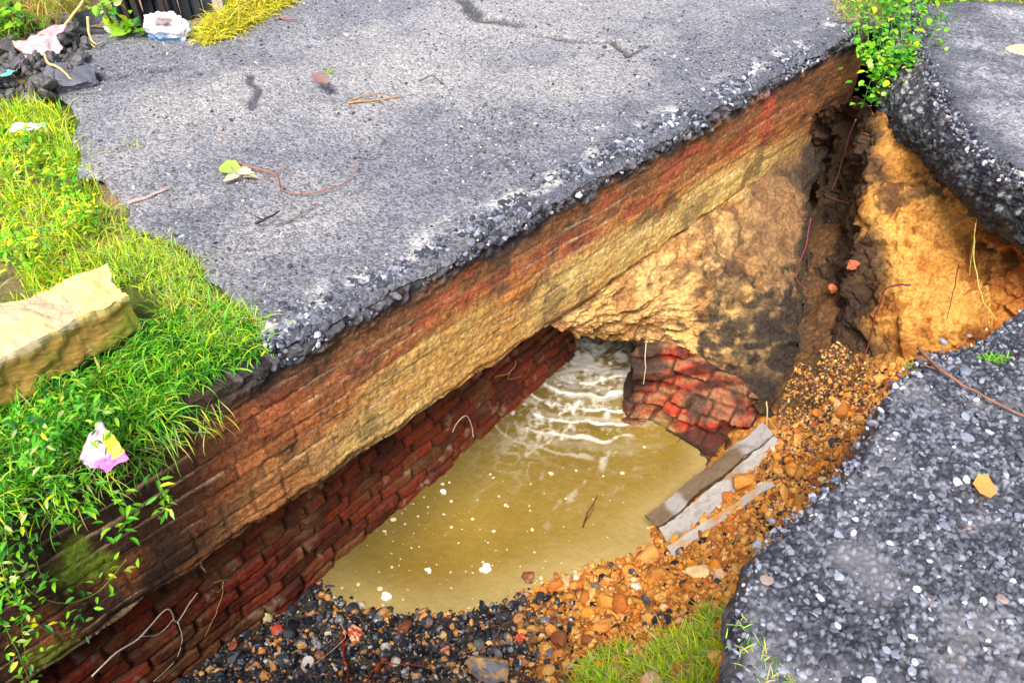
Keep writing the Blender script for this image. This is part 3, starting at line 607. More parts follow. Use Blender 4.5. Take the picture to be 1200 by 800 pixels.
# ---- clay bank under the right-hand road, with the dark crack at its left
cps = [[PZ(950, 135, -.45), PZ(985, 118, -.30), PZ(1008, 112, -.22), PZ(1022, 128, -.24), PZ(1062, 160, -.27), PZ(1108, 192, -.28), PZ(1150, 228, -.28), PZ(1210, 278, -.28), PZ(1330, 345, -.28)],
       [PZ(955, 200, -.80), PZ(972, 205, -.88), PZ(992, 215, -.72), PZ(1015, 215, -.46), PZ(1060, 225, -.44), PZ(1108, 240, -.42), PZ(1155, 270, -.42), PZ(1212, 312, -.42), PZ(1330, 370, -.42)],
       [PZ(945, 300, -.98), PZ(965, 300, -1.02), PZ(988, 300, -.86), PZ(1014, 300, -.70), PZ(1060, 300, -.60), PZ(1108, 305, -.58), PZ(1155, 325, -.60), PZ(1212, 350, -.56), PZ(1330, 400, -.56)],
       [PZ(935, 400, -1.13), PZ(960, 395, -1.12), PZ(982, 385, -1.02), PZ(1010, 380, -.90), PZ(1060, 375, -.75), PZ(1106, 375, -.72), PZ(1150, 380, -.74), PZ(1212, 390, -.68), PZ(1330, 430, -.66)],
       [PZ(920, 490, -1.36), PZ(950, 480, -1.28), PZ(975, 470, -1.16), PZ(1005, 460, -1.04), PZ(1055, 450, -.98), PZ(1104, 440, -.95), PZ(1150, 440, -.95), PZ(1212, 445, -.9), PZ(1330, 470, -.9)]]
def d_b(P, u, v):
    f1, f2, h = voro(P*[1, 1, .7], 9, 503); f3, f4, h3 = voro(P, 26, 504)
    gul = line_mask(np.stack([u, v, 0*u], -1), [np.array([.80, .15]), np.array([.77, .55]), np.array([.72, .85])], .02, 505, .02)+line_mask(np.stack([u, v, 0*u], -1), [np.array([.72, .30]), np.array([.70, .8])], .012, 506, .015)
    return (fbm(P, 4, 5, 501)-.5)*.20+(h-.5)*.07+(h3-.5)*.02+(fbm(P, 34, 4, 502)-.5)*.03-gul*.07
def c_b(P, u, v):
    n = fbm(P, 7, 5, 511); c = mix(C(196, 128, 52), C(232, 176, 92), n); c = mix(c, C(150, 88, 36), ss(.52, .66, fbm(P, 12, 4, 512))*.75); c = mix(c, C(190, 104, 44), ss(.74, .9, u)*.8)
    dk = ss(.47, .36, u+(fbm(P, 6, 4, 513)-.5)*.2-.02*v)*1.; c = mix(c, C(50, 41, 36), dk*.95); c = mix(c, C(92, 68, 48), dk*ss(.52, .72, fbm(P, 9, 4, 514))*.6)
    c = mix(c, C(60, 50, 42), blob(P, PZ(1050, 225, -.45), .12, 515, 2.4, 18)*.7); c = mix(c, C(70, 50, 38), blob(P, PZ(1165, 300, -.45), .10, 516, 2.2, 18)*.6)
    c = mix(c, C(54, 48, 46), blob(P, PZ(1000, 440, -1.0), .12, 517, .9)*.8)
    return np.concatenate([c, np.full(u.shape+(1,), .85)], -1)
patch('clay_bank', cps, 230, 330, c_b, d_b, M_SOIL, kind='structure', flip=True)
# ---- tar side of the right-hand road block
cps = [[PZ(1072, 0, .0), PZ(1092, 30, .0), PZ(1102, 66, .005), PZ(1126, 112, .005), PZ(1164, 168, .005), PZ(1216, 205, .005), PZ(1340, 266, 0)],
       [PZ(1052, 10, -.03), PZ(1062, 50, -.04), PZ(1078, 86, -.05), PZ(1104, 130, -.05), PZ(1146, 188, -.05), PZ(1205, 226, -.05), PZ(1335, 290, -.05)],
       [PZ(1036, 30, -.10), PZ(1036, 85, -.13), PZ(1050, 125, -.16), PZ(1088, 170, -.17), PZ(1136, 220, -.16), PZ(1204, 262, -.16), PZ(1335, 325, -.16)],
       [PZ(1024, 60, -.28), PZ(1025, 118, -.27), PZ(1046, 162, -.30), PZ(1090, 198, -.31), PZ(1132, 246, -.31), PZ(1204, 292, -.31), PZ(1335, 352, -.31)],
       [PZ(1034, 55, -.32), PZ(1036, 115, -.33), PZ(1056, 158, -.36), PZ(1100, 190, -.36), PZ(1144, 236, -.36), PZ(1216, 284, -.36), PZ(1345, 344, -.36)]]
def d_t(P, u, v):
    f1, f2, h = voro(P, 30, 603); f3, f4, h3 = voro(P, 60, 604); return (fbm(P, 6, 5, 601)-.5)*.12*ss(0, .3, v)+(fbm(P, 30, 4, 602)-.5)*.035*ss(0, .2, v)+(h-.5)*.022*ss(0, .2, v)+(h3-.5)*.012
def c_t(P, u, v):
    f3, f4, h3 = voro(P, 60, 604); c = mix(C(26, 29, 34), C(62, 66, 72), fbm(P, 12, 5, 611)); st_ = (h3 > .78)*ss(.75, .3, v); c = mix(c, C(170, 168, 168), st_*.8)
    c = mix(c, C(108, 100, 100), ss(.45, .05, v+(fbm(P, 8, 4, 612)-.5)*.3)*.8)
    return np.concatenate([c, np.full(u.shape+(1,), .5)], -1)
patch('road_edge', cps, 120, 260, c_t, d_t, M_TAR, kind='structure', flip=True)
# =================================================================== LOOSE STONES AND GRAVEL
def on_floor(x, y, up=0.0):
    z = -1.4
    for _ in range(25):
        p = PZ(x, y, z); z = .5*z+.5*float(floor_z(p[0], p[1]))
    p = PZ(x, y, z); p[2] += up; return p
def inpoly(n, pts, r):
    pts = np.array([q[:2] for q in pts]); lo, hi = pts.min(0), pts.max(0); out = np.zeros((0, 2))
    while len(out) < n:
        q = r.uniform(lo, hi, (n*2, 2)); q = q[sdist(q[:, 0], q[:, 1], pts) > 0]; out = np.vstack([out, q])
    return out[:n]
def rgba(c, a): return np.concatenate([c, np.broadcast_to(np.asarray(a, float).reshape(-1, 1), (len(c), 1))], 1)
def pick(cols, w, n, r, a=.25, hue=.05):
    k = r.choice(len(cols), n, p=np.array(w)/sum(w)); return np.clip(np.stack(cols)[k]*(1+r.uniform(-a, a, (n, 1)))*(1+r.uniform(-hue, hue, (n, 3))), .002, .9)
greys = [C(52, 54, 62), C(92, 94, 104), C(128, 130, 144), C(168, 168, 180), C(205, 200, 198), C(150, 128, 118)]
# aggregate standing proud of the near road
r = np.random.RandomState(11); n = 7500
q = inpoly(n, list(near_poly[:11])+[near_poly[11], (2.6, .3), (.62, .3)], r); q = q[sdist(q[:, 0], q[:, 1], near_poly) > .012]
P = np.stack([q[:, 0], q[:, 1], 0*q[:, 0]], -1); n = len(P); sz = np.clip(r.lognormal(-4.92, .42, n), .003, .019); P[:, 2] = near_z(P)+sz*.12
keep = fbm(P, 5, 3, 701) > .36; P = P[keep]; sz = sz[keep]; n = len(P)
tag(stones('road_aggregate', P, sz, rgba(pick(greys, [5, 6, 4, 1.5, .10, .25], n, r), r.uniform(.45, .7, n)), M_STONE, (T1, F1), .45, .28, 12, smooth=False), kind='stuff')
# fine chips on the far road, thicker where the surface is scabbed
n = 44000; q = inpoly(n, far_poly, r); P = np.stack([q[:, 0], q[:, 1], 0*q[:, 0]], -1)
w = .30+blob(P, PZ(615, 165), .40, 86)+.8*blob(P, PZ(850, 70), .45, 702)+.5*ss(.30, .05, np.abs(P@NV-NF))+.5*blob(P, PZ(300, 330), .35, 703)-.25*blob(P, PZ(480, 250), .4, 704)
k = (r.rand(n) < w*.7) & (sdist(P[:, 0], P[:, 1], far_poly) > .01) & (P[:, 1] < 5.4); P = P[k]; n = len(P); sz = np.clip(r.lognormal(-5.3, .4, n), .0025, .014); P[:, 2] = far_z(P)+sz*.3
tag(stones('road_chippings', P, sz, rgba(pick(greys, [6, 5, 4, 2.2, .8, .5], n, r), r.uniform(.35, .7, n)), M_STONE, (T0, F0), .55, .5, 13, smooth=False), kind='stuff')
# crumbling tar along the broken edge
n = 5200; s = r.uniform(float(PN(318, 412, NF)@UV), S_R, n); dn = np.clip(r.normal(-.03, .035, n), -.2, .03); P = FP(0)[None]*0+NV*(NF+dn)[:, None]+UV*s[:, None]; P[:, 2] = -.004-ss(-.03, .03, dn)*.035-r.uniform(0, .02, n)*(dn > .0)
P = P[(fbm(P, 6, 3, 705) > .40) & (P[:, 0] > -1)]; n = len(P); sz = np.clip(r.lognormal(-4.65, .45, n), .004, .024)
tag(stones('tar_crumbs', P, sz, rgba(pick(greys[:5], [7, 5, 3, 1.2, .4], n, r), r.uniform(.4, .7, n)), M_STONE, (T1, F1), .7, None, 14, smooth=False), kind='stuff')
# same on the side of the right-hand block
blk_line = [PZ(1072, 0), PZ(1080, 40), PZ(1092, 86), PZ(1120, 132), PZ(1160, 186), PZ(1212, 222)]
bl = catmull(np.stack([blk_line]*2, 1), 200, 2)[:, 0]; n = 900; P = bl[r.randint(0, 200, n)]+r.normal(0, .035, (n, 3))*[1, 1, .25]
tag(stones('block_crumbs', P, np.clip(r.lognormal(-4.8, .4, n), .004, .018), rgba(pick(greys[:5], [6, 5, 3, 1, .3], n, r), r.uniform(.4, .7, n)), M_STONE, (T1, F1), .7, None, 15), kind='stuff')
# crumbs on the lip of the near road
nl = catmull(np.stack([near_edge]*2, 1), 300, 2)[:, 0]; n = 1300; P = nl[r.randint(0, 300, n)]+np.c_[r.normal(0, .016, (n, 2)), r.uniform(-.05, .004, n)]
tag(stones('lip_crumbs', P, np.clip(r.lognormal(-4.9, .4, n), .004, .015), rgba(pick(greys[:5], [5, 5, 4, 1.5, .3], n, r), r.uniform(.4, .7, n)), M_STONE, (T1, F1), .7, None, 16), kind='stuff')
# gravel on the pit floor
reg = [PZ(90, 860, -1.5), PZ(170, 770, -1.5), PZ(320, 660, -1.6), PZ(450, 705, -1.62), PZ(590, 700, -1.62), PZ(650, 676, -1.62), PZ(750, 630, -1.6), PZ(790, 590, -1.6), PZ(830, 545, -1.55), PZ(905, 515, -1.3), PZ(975, 480, -1.15), PZ(1060, 430, -.95), PZ(1010, 560, -.7), PZ(900, 760, -.6), PZ(700, 880, -1)]
n = 17000; q = inpoly(n, reg, r); P = np.stack([q[:, 0], q[:, 1], floor_z(q[:, 0], q[:, 1])], -1); k = (P[:, 2] > WZ-.03) & (P@NV > -2.12); P = P[k]; n = len(P)
ym = yellow_mask(P); isy = (r.rand(n) < ym*.93)
dm = blob(P, on_floor(640, 735), .16, 706, .8)
dark = pick([C(26, 30, 38), C(44, 50, 58), C(70, 74, 82), C(120, 118, 118), C(186, 176, 160), C(176, 120, 64), C(205, 150, 86), C(150, 80, 50)], [6, 6, 4, 2, 1.2, 2.6, 2, 1], n, r, .3)
yel = pick([C(206, 140, 58), C(224, 168, 84), C(188, 110, 40), C(226, 140, 40), C(148, 88, 44), C(52, 46, 46), C(228, 192, 140)], [6, 6, 4, 2.2, 1.4, .35, 1.2], n, r, .2)
cc = np.where(isy[:, None], yel, dark)
sz = np.clip(r.lognormal(-4.85, .58, n), .003, .036)*np.where(isy, np.where(r.rand(n) < .08, 1.8, .9), 1.0)
tag(stones('gravel', P+np.c_[0*sz, 0*sz, sz*.25], sz, rgba(cc, np.where(isy, .75, r.uniform(.15, .45, n))), M_STONE, (T1, F1), .75, None, 17), kind='stuff')
# crumbs lying on the clay bank and crust foot
n = 5500; q = inpoly(n, [on_floor(905, 505), on_floor(930, 430), on_floor(985, 400), on_floor(1050, 440), on_floor(1000, 540), on_floor(920, 640), on_floor(860, 640)], r); P = np.stack([q[:, 0], q[:, 1], floor_z(q[:, 0], q[:, 1])], -1)
k = fbm(P, 7, 4, 707)+.25*ss(2.9, 2.4, P[:, 1])+r.normal(0, .05, n) > .52; P = P[k]; n = len(P)
tag(stones('clay_crumbs', P, np.clip(r.lognormal(-4.9, .4, n), .003, .015), rgba(pick([C(196, 136, 62), C(150, 100, 52), C(216, 170, 100), C(84, 62, 46), C(46, 40, 38)], [3, 3, 2, 3, 2], n, r), .8*np.ones(n)), M_STONE, (T1, F1), .8, None, 18), kind='stuff')

# ---- stones one can pick out
big = dict(
 g=C(120, 122, 128), t=C(196, 160, 112), o=C(224, 140, 44), b=C(120, 72, 48), w=C(228, 214, 196), k=C(38, 42, 50), r=C(196, 66, 40), y=C(214, 160, 80))
def rock(name, p, rad, col, label, cat='stone', group=None, flat=.7, seed=0, rough=.55, mat=None, stretch=(1, 1, 1), rz=None, cols2=None):
    rr = np.random.RandomState(seed+900); V0, Fc = ico(5); V = V0.copy()
    for c in range(16):
        d = rr.normal(size=3); d /= np.linalg.norm(d); h = rr.uniform(.5, .85); t = V@d; V = V-np.maximum(t-h, 0)[:, None]*d
    V += V0*((fbm(V0+seed*7, 2.2, 4, seed)-.5)*.35+(fbm(V0+seed*7, 9, 3, seed)-.5)*.09)[:, None]
    V *= np.array(stretch)*[1, 1, flat]; a = rr.uniform(0, 6.28) if rz is None else rz; ca, sa = math.cos(a), math.sin(a)
    V = np.c_[V[:, 0]*ca-V[:, 1]*sa, V[:, 0]*sa+V[:, 1]*ca, V[:, 2]]*rad
    cc = mix(np.asarray(col)*.75, np.minimum(np.asarray(col)*1.25, .9), fbm(V0+seed, 4, 4, seed+3))
    if cols2 is not None: cc = mix(cc, cols2, ss(.46, .56, fbm(V0+seed, 2.5, 4, seed+5)))
    o = mesh_obj(name, V, Fc, mat or M_STONE, rgba(cc, rough), True); o.location = tuple(np.asarray(p)+[0, 0, rad*flat*.35]); tag(o, label, cat, group); return o
S = [  # px, py, radius m, colour, label
 (572, 788, .105, 'g', 'largest grey stone with a tan crust at the foot of the picture among the gravel', C(190, 150, 96)),
 (418, 744, .050, 'r', 'broken bright red brick piece with a pale side, lying on the dark gravel', C(236, 196, 150)),
 (372, 754, .032, 'g', 'smooth pale grey pebble on the dark gravel left of the red brick piece', C(170, 170, 180)),
 (348, 766, .026, 't', 'small buff pebble beside the smooth pale grey pebble', None),
 (375, 768, .032, 'b', 'rounded brown stone just below the smooth pale grey pebble', C(178, 122, 80)),
 (336, 744, .024, 'g', 'narrow grey stone by the white crumbly lump', None),
 (284, 776, .030, 'k', 'black angular tar lump under the foot of the red brick wall', None),
 (302, 757, .035, 'k', 'wet black tar lump between the brick wall and the gravel', None),
 (620, 676, .040, 'b', 'flat brown stone half sunk in the muddy water near the shore', C(160, 100, 60)),
 (664, 683, .048, 't', 'flat tan stone at the water edge', C(215, 175, 125)),
 (700, 658, .034, 't', 'upright tan stone at the corner of the pool', None),
 (738, 668, .042, 'o', 'bright orange clay lump above the small pinkish white stone', None),
 (746, 688, .026, 'w', 'small pinkish white stone on the clay', None),
 (752, 650, .040, 'b', 'reddish brown clod behind the bright orange lump', C(190, 110, 60)),
 (806, 628, .030, 'o', 'orange stone tucked under the narrow concrete strip', None),
 (798, 646, .030, 'k', 'dark wet stone in the shadow below the concrete strips', C(110, 100, 80)),
 (742, 628, .028, 'k', 'black wet stone at the waterline beside the concrete planks', None),
 (730, 640, .030, 'k', 'black wet lump at the waterline nearest the orange clay lump', None),
 (707, 678, .030, 'k', 'black tar stone between two tan clods at the shore', None),
 (938, 600, .030, 'o', 'orange clay lump at the edge of the near road', None),
 (927, 578, .022, 'k', 'black chip in the yellow clay beside the near road', None),
 (895, 608, .020, 'k', 'black chip in the yellow clay between planks and near road', None),
 (870, 590, .030, 'b', 'brown clod beside the upper end of the narrow concrete strip', None),
 (838, 690, .034, 'o', 'orange brown clod above the green grass patch', C(160, 84, 40)),
 (862, 668, .030, 'y', 'yellow clay clod near the corner of the near road', None),
 (610, 748, .036, 'r', 'orange red brick crumb in the black gravel', C(206, 120, 60)),
 (640, 762, .040, 'y', 'yellow clod right of the large grey stone', C(200, 130, 60)),
 (568, 762, .026, 'b', 'small upright brown brick stub behind the largest grey stone', None),
 (716, 728, .040, 'b', 'brown clod in the middle of the clay slope', C(196, 132, 66)),
 (674, 742, .034, 'y', 'yellow clod beside the black gravel tongue', None),
 (520, 745, .026, 't', 'tan pebble in the centre of the black gravel', None),
 (608, 722, .014, 'w', 'tiny white pebble on the black gravel', None),
 (456, 760, .022, 'g', 'grey pebble right of the red brick piece', None),
 (488, 795, .032, 't', 'tan stone at the bottom margin among brown gravel', None),
]
for i, (x, y, rad, k, lab, c2) in enumerate(S):
    nm = 'brick_fragment' if 'brick' in lab and ('piece' in lab or 'crumb' in lab or 'stub' in lab) and 'left of' not in lab and 'right of' not in lab else ('clay_clod' if 'clod' in lab or 'clay lump' in lab else ('tar_lump' if 'tar' in lab else 'stone'))
    p = on_floor(x, y) if nm != 'x' else 0
    if i == 8: p = PZ(x, y, WZ); p[2] -= .008
    rock(nm, p, rad*.9, big[k], lab, nm.replace('_', ' '), seed=i, cols2=c2, rough=.3 if k == 'k' else .6, group='picked-out stones on the pit floor')
# white crumbly lump
p = on_floor(315, 726); rock('mortar_lump', p, .036, C(232, 218, 160), 'cream white crumbly mortar lump standing on the gravel by the brick wall', 'mortar lump', flat=1.3, seed=60, stretch=(.7, .8, 1))
rock('brick_fragment', on_floor(324, 738), .03, big['r'], 'small red brick fragment against the cream mortar lump', 'brick fragment', seed=61)
p = on_floor(92, 792); rock('mossy_stone', PZ(95, 800, -1.35), .17, C(120, 100, 62), 'big mossy brown stone at the foot of the wall in the lower left corner', 'stone', seed=62, cols2=C(130, 150, 40), rough=.4, flat=.9)
rock('stone', PZ(1188, 62), .085, C(196, 172, 136), 'flat tan stone resting on the right-hand road slab', 'stone', seed=63, flat=.4)
rock('stone', PZ(1196, 208, -.02), .04, C(220, 216, 205), 'white stone stuck in the broken edge of the right-hand slab', 'stone', seed=64)
rock('brick_fragment', PZ(976, 340, -.93), .035, C(176, 100, 60), 'orange brown brick fragment stuck in the dark crack, lower of two', 'brick fragment', seed=65)
rock('brick_fragment', PZ(998, 313, -.74), .04, C(170, 92, 60), 'reddish brick fragment stuck high between crack and clay', 'brick fragment', seed=66)
rock('asphalt_chunk', PZ(82, 98), .14, C(96, 96, 104), 'lone grey asphalt chunk at the far corner of the road, among rubble', 'asphalt chunk', seed=67, flat=.45, stretch=(1.3, 1, 1))
rock('stone', PZ(40, 442, .02), .055, C(170, 140, 50), 'yellow mossy stone wedged under the concrete kerb block', 'stone', seed=68, cols2=C(120, 80, 30))
# rubble beyond the far corner
r2 = np.random.RandomState(31); n = 230; q = inpoly(n, [PZ(-20, 50), PZ(90, 30), PZ(108, 60), PZ(95, 95), PZ(60, 118), PZ(-20, 118)], r2)
proto = rock('rubble_stone', (0, 0, 0), .034, C(84, 80, 80), 'dark stone in the rubble heap at the far left corner', 'rubble stone', 'rubble heap at the far left corner', seed=70)
for i in range(n):
    o = proto if i == 0 else proto.copy()
    if i: COL.objects.link(o)
    s_ = r2.uniform(.4, 1.5); o.location = (q[i, 0], q[i, 1], .0+r2.uniform(-.03, .05)); o.scale = (s_*r2.uniform(.8, 1.5), s_, s_*r2.uniform(.6, 1)); o.rotation_euler = tuple(r2.uniform(0, 6.28, 3))

# =================================================================== CONCRETE PIECES
def slab(name, q, th, col, parent=None, mat=M_CONC, seed=0, step=.008, amp=.006, col2=None, edge=.008, side=None):
    """q: four top corners in order (a,b along length; d,c across)"""
    a, b, c, d = [np.array(x, float) for x in q]; L = max(np.linalg.norm(b-a), np.linalg.norm(c-d)); W = max(np.linalg.norm(d-a), np.linalg.norm(c-b))
    nx = int(L/step)+3; ny = int(W/step)+3; u = np.linspace(0, 1, nx); v = np.linspace(0, 1, ny); nt_ = max(3, int(th/step)+1)
    up = np.cross(b-a, d-a); up /= np.linalg.norm(up); up = up if up[2] > 0 else -up
    S_ = lambda U, V_: a*((1-U)*(1-V_))[..., None]+b*(U*(1-V_))[..., None]+c*(U*V_)[..., None]+d*((1-U)*V_)[..., None]
    # ring profile: bottom -> side -> top as a closed box grid
    vs_ = np.r_[np.zeros(nt_), v[1:-1], np.ones(nt_), v[1:-1][::-1]]; hs = np.r_[np.linspace(-th, 0, nt_), np.zeros(ny-2), np.linspace(0, -th, nt_), np.full(ny-2, -th)]
    us_ = np.r_[u]; U, V_ = np.meshgrid(us_, vs_, indexing='ij'); Hh = np.broadcast_to(hs, U.shape)
    P = S_(U, V_)+up*Hh[..., None]; cen = S_(np.full(1, .5), np.full(1, .5))[0]-up*th/2
    k = P.shape[1]; idx = np.arange(P.size//3).reshape(P.shape[:2]); f = []
    nxt = np.roll(idx, -1, axis=1); F4 = np.stack([idx[:-1], nxt[:-1], nxt[1:], idx[1:]], -1).reshape(-1, 4)
    V = P.reshape(-1, 3); caps = []
    for row in (0, -1):
        ci = len(V); V = np.vstack([V, P[row].mean(0)]); ii = idx[row]; jj = np.roll(ii, -1)
        caps.append(np.stack([jj, ii, np.full(k, ci), np.full(k, ci)], -1) if row == 0 else np.stack([ii, jj, np.full(k, ci), np.full(k, ci)], -1))
    ax = (b-a)/L; endm = np.minimum(ss(0, edge, (V-a)@ax), 1)
    V = V+(np.stack([fbm(V, 9, 4, seed+i) for i in range(3)], -1)-.5)*amp*4+(np.stack([fbm(V, 40, 3, seed+9+i) for i in range(3)], -1)-.5)*amp
    cc = mix(np.asarray(col)*.82, np.minimum(np.asarray(col)*1.1, .9), fbm(V, 8, 4, seed+20))
    if col2 is not None: cc = mix(cc, col2, ss(.5, .62, fbm(V, 6, 4, seed+21)))
    if side is not None:
        hh = np.r_[np.tile(hs, nx), [-th, -th]]; ws = np.clip(np.maximum(ss(-.012, -.03, hh+(fbm(V, 20, 3, seed)-.5)*.02), 0), 0, 1); cc = mix(cc, mix(np.asarray(side)*.6, np.asarray(side)*1.15, fbm(V, 12, 4, seed+2)), ws)
        cc = mix(cc, C(120, 128, 40), ws*ss(.5, .65, fbm(V, 7, 4, seed+3))*.8)
    tri = np.vstack([F4[:, [0, 1, 2]], F4[:, [0, 2, 3]]]+[q_[:, :3] for q_ in caps])
    o = mesh_obj(name, V, tri, mat, rgba(cc, .7), False, parent); return o
def thing_at(o, origin):
    """move a mesh's origin to a point of the thing"""
    return o
z0, z1 = -1.50, -1.20
o = slab('concrete_plank', [PZ(757, 603, z0), PZ(893, 497, z1), PZ(905, 508, z1), PZ(772, 617, z0)], .035, C(160, 154, 150), seed=801, amp=.010, col2=C(112, 92, 70)); tag(o, 'long grey concrete plank nearer the water, sloping down to the pool', 'concrete plank', 'concrete planks beside the pool')
o = slab('concrete_plank', [PZ(773, 618, z0+.01), PZ(906, 510, z1+.01), PZ(922, 523, z1+.01), PZ(786, 640, z0+.01)], .04, C(176, 170, 162), seed=811, amp=.011, col2=C(150, 122, 88)); tag(o, 'wider pale concrete plank on the clay side of the long one', 'concrete plank', 'concrete planks beside the pool')
o = slab('concrete_strip', [PZ(782, 640, -1.42), PZ(903, 561, -1.16), PZ(908, 568, -1.16), PZ(789, 650, -1.42)], .03, C(182, 174, 164), seed=821, col2=C(200, 140, 70)); tag(o, 'narrow broken concrete strip half buried in orange clay above the pool', 'concrete strip')
# kerb block on the left verge
zt_ = .17
q4 = [PZ(-130, 412, zt_+.02), PZ(126, 308, zt_), PZ(150, 346, zt_-.035), PZ(-130, 486, zt_+.01)]
o = slab('kerb_block', q4, .15, C(190, 170, 134), seed=831, step=.010, amp=.014, col2=C(218, 190, 120), side=C(176, 138, 66)); tag(o, 'weathered pale concrete kerb block with mossy ochre sides, tilted on the grass', 'kerb block')
# =================================================================== GRASS AND PLANTS
def ground(q, dz=0.): return np.c_[q, np.full(len(q), -.04+dz)]
r = np.random.RandomState(41)
G_YG = C(212, 228, 40); G_LI = C(140, 208, 44); G_MID = C(84, 168, 36); G_DK = C(36, 104, 34); G_ST = C(190, 176, 84); G_PALE = C(176, 196, 112)
def gcols(n, r, w=(3, 3, 2, 1, .5, .5)): return pick([G_YG, G_LI, G_MID, G_DK, G_ST, G_PALE], w, n, r, .22, .06)
def tufted(n, poly, r, nt, spread):
    """blades gather in tufts"""
    c = inpoly(nt, poly, r); q = c[r.randint(0, nt, n)]+r.normal(0, spread, (n, 2)); return q
# verge at the left of the road
vp = [PZ(-300, 105), PZ(40, 112), PZ(78, 135), PZ(92, 178), PZ(112, 215), PZ(132, 240), PZ(160, 262), PZ(170, 288), PZ(205, 305), PZ(190, 332), PZ(150, 312), PZ(120, 330), PZ(-300, 520)]
n = 26000; q = np.vstack([tufted(n, vp, r, 380, .035), inpoly(13000, vp, r)]); q = q[fbm(np.c_[q, 0*q[:, 0]], 4.5, 4, 771)+r.normal(0, .04, len(q)) > .42]; n = len(q)
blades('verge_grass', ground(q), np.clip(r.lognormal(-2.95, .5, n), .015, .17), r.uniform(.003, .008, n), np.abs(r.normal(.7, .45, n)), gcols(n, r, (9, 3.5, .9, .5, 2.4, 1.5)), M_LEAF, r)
tag(bpy.data.objects['verge_grass'], kind='stuff')
# straggling grass creeping onto the road by the kerb block
sp = [PZ(120, 300), PZ(175, 270), PZ(225, 300), PZ(240, 345), PZ(300, 372), PZ(312, 405), PZ(230, 400), PZ(160, 330)]
n = 3600; q = tufted(n, sp, r, 110, .02); tag(blades('creeping_grass', ground(q, .035), r.uniform(.02, .06, n), r.uniform(.002, .004, n), np.abs(r.normal(.9, .4, n)), gcols(n, r, (3, 2, 1, .4, 2.5, 2.5)), M_LEAF, r), kind='stuff')
# lush tuft hanging over the wall
tp = [PZ(-80, 470), PZ(40, 455), PZ(120, 425), PZ(165, 385), PZ(215, 352), PZ(262, 362), PZ(296, 378), PZ(306, 396), PZ(262, 415), PZ(225, 440), PZ(190, 470), PZ(120, 515), PZ(40, 560), PZ(-80, 640)]
n = 9000; q = tufted(n, tp, r, 150, .028); nd = q@NV[:2]-NF; zz_ = np.where(nd > 0, -nd*1.6, 0)
la = r.normal(-math.pi/4, 1.1, n)
tag(blades('tall_grass', np.c_[q, -.04+zz_], np.clip(r.lognormal(-2.6, .4, n), .03, .15), r.uniform(.004, .009, n), np.abs(r.normal(.62, .35, n)), gcols(n, r, (1.2, 4, 5, 2.2, .4, .9)), M_LEAF, r, droop=.9, seg=6, leandir=la), kind='stuff')
# hanging dry runners below it
n = 200; s = r.uniform(float(PN(40, 600, NF)@UV), float(PN(250, 450, NF)@UV), n); b = NV*(NF+.03)+0; P = b[None]+UV*s[:, None]; P[:, 2] = -r.uniform(.02, .12, n)
tag(blades('hanging_grass', P, r.uniform(.05, .13, n), r.uniform(.002, .005, n), r.uniform(1.2, 1.9, n), gcols(n, r, (1, 2, 2, 1, 1.5, 2)), M_LEAF, r, droop=.6, seg=6, leandir=r.normal(-math.pi/4, .9, n)), kind='stuff')
# lower right grass on the bank
bp_ = [on_floor(655, 850), on_floor(672, 790), on_floor(700, 768), on_floor(770, 752), on_floor(820, 722), on_floor(872, 716)]
bq = [PZ(885, 740), PZ(905, 760), PZ(940, 800), PZ(960, 860), PZ(800, 900), PZ(660, 900)]
n = 8500; pts = inpoly(170, [p[:2] for p in bp_]+[PZ(870, 800, -.4)[:2], PZ(780, 900, -.6)[:2], PZ(655, 900, -.8)[:2]], r); q = pts[r.randint(0, 170, n)]+r.normal(0, .016, (n, 2))
P = np.c_[q, floor_z(q[:, 0], q[:, 1])-.005]; k = sdist(q[:, 0], q[:, 1], near_poly) > -.02; P = P[~k]; n = len(P)
tag(blades('bank_grass', P, np.clip(r.lognormal(-2.95, .35, n), .02, .10), r.uniform(.004, .008, n), np.abs(r.normal(.6, .35, n)), gcols(n, r, (9, 3, .4, .1, 1, 5)), M_LEAF, r), kind='stuff')
q = np.vstack([PZ(x, y)[:2]+r.normal(0, .02, (26, 2)) for x, y in ((876, 748), (886, 770), (905, 796), (935, 806))]); n = len(q)
tag(blades('edge_grass', np.c_[q, np.full(n, .0)], r.uniform(.015, .045, n), r.uniform(.002, .004, n), np.abs(r.normal(.9, .3, n)), gcols(n, r, (2, 2, 1, .2, 2, 3)), M_LEAF, r), kind='stuff')
# small seedlings on the near road and in the clay
def sprig(x, y, z, n, L, label, w=(1, 4, 2, .2, .2, 1), seed=0, name='grass_sprig'):
    rr = np.random.RandomState(seed); p = PZ(x, y, z); P = p+rr.normal(0, 1, (n, 3))*[.02, .008, 0]
    o = blades(name, P, rr.uniform(.5, 1.2, n)*L, rr.uniform(.003, .006, n), np.abs(rr.normal(.9, .4, n)), gcols(n, rr, w), M_LEAF, rr); tag(o, label, 'grass sprig'); return o
sprig(1163, 422, .0, 70, .04, 'small bright green grass sprig growing on the near road beside the long twig', seed=1)
sprig(1070, 432, -.12, 46, .045, 'tiny yellow green sprig growing in the clay right at the road lip', (4, 3, .5, .1, .5, 1), seed=2)
sprig(930, 512, -1.22, 30, .035, 'tiny dark green sprig at the upper end of the concrete planks', (1, 2, 3, 2, .5, .3), seed=3)
sprig(155, 172, 0, 26, .05, 'small pale green weed lying on the far road near the dusty patch', (3, 1, 1, .2, 2, 2), seed=4)
sprig(385, 86, 0, 20, .06, 'thin yellow green weed beside the brown dead leaf on the far road', (3, 1, 1, .2, 2, 2), seed=5)
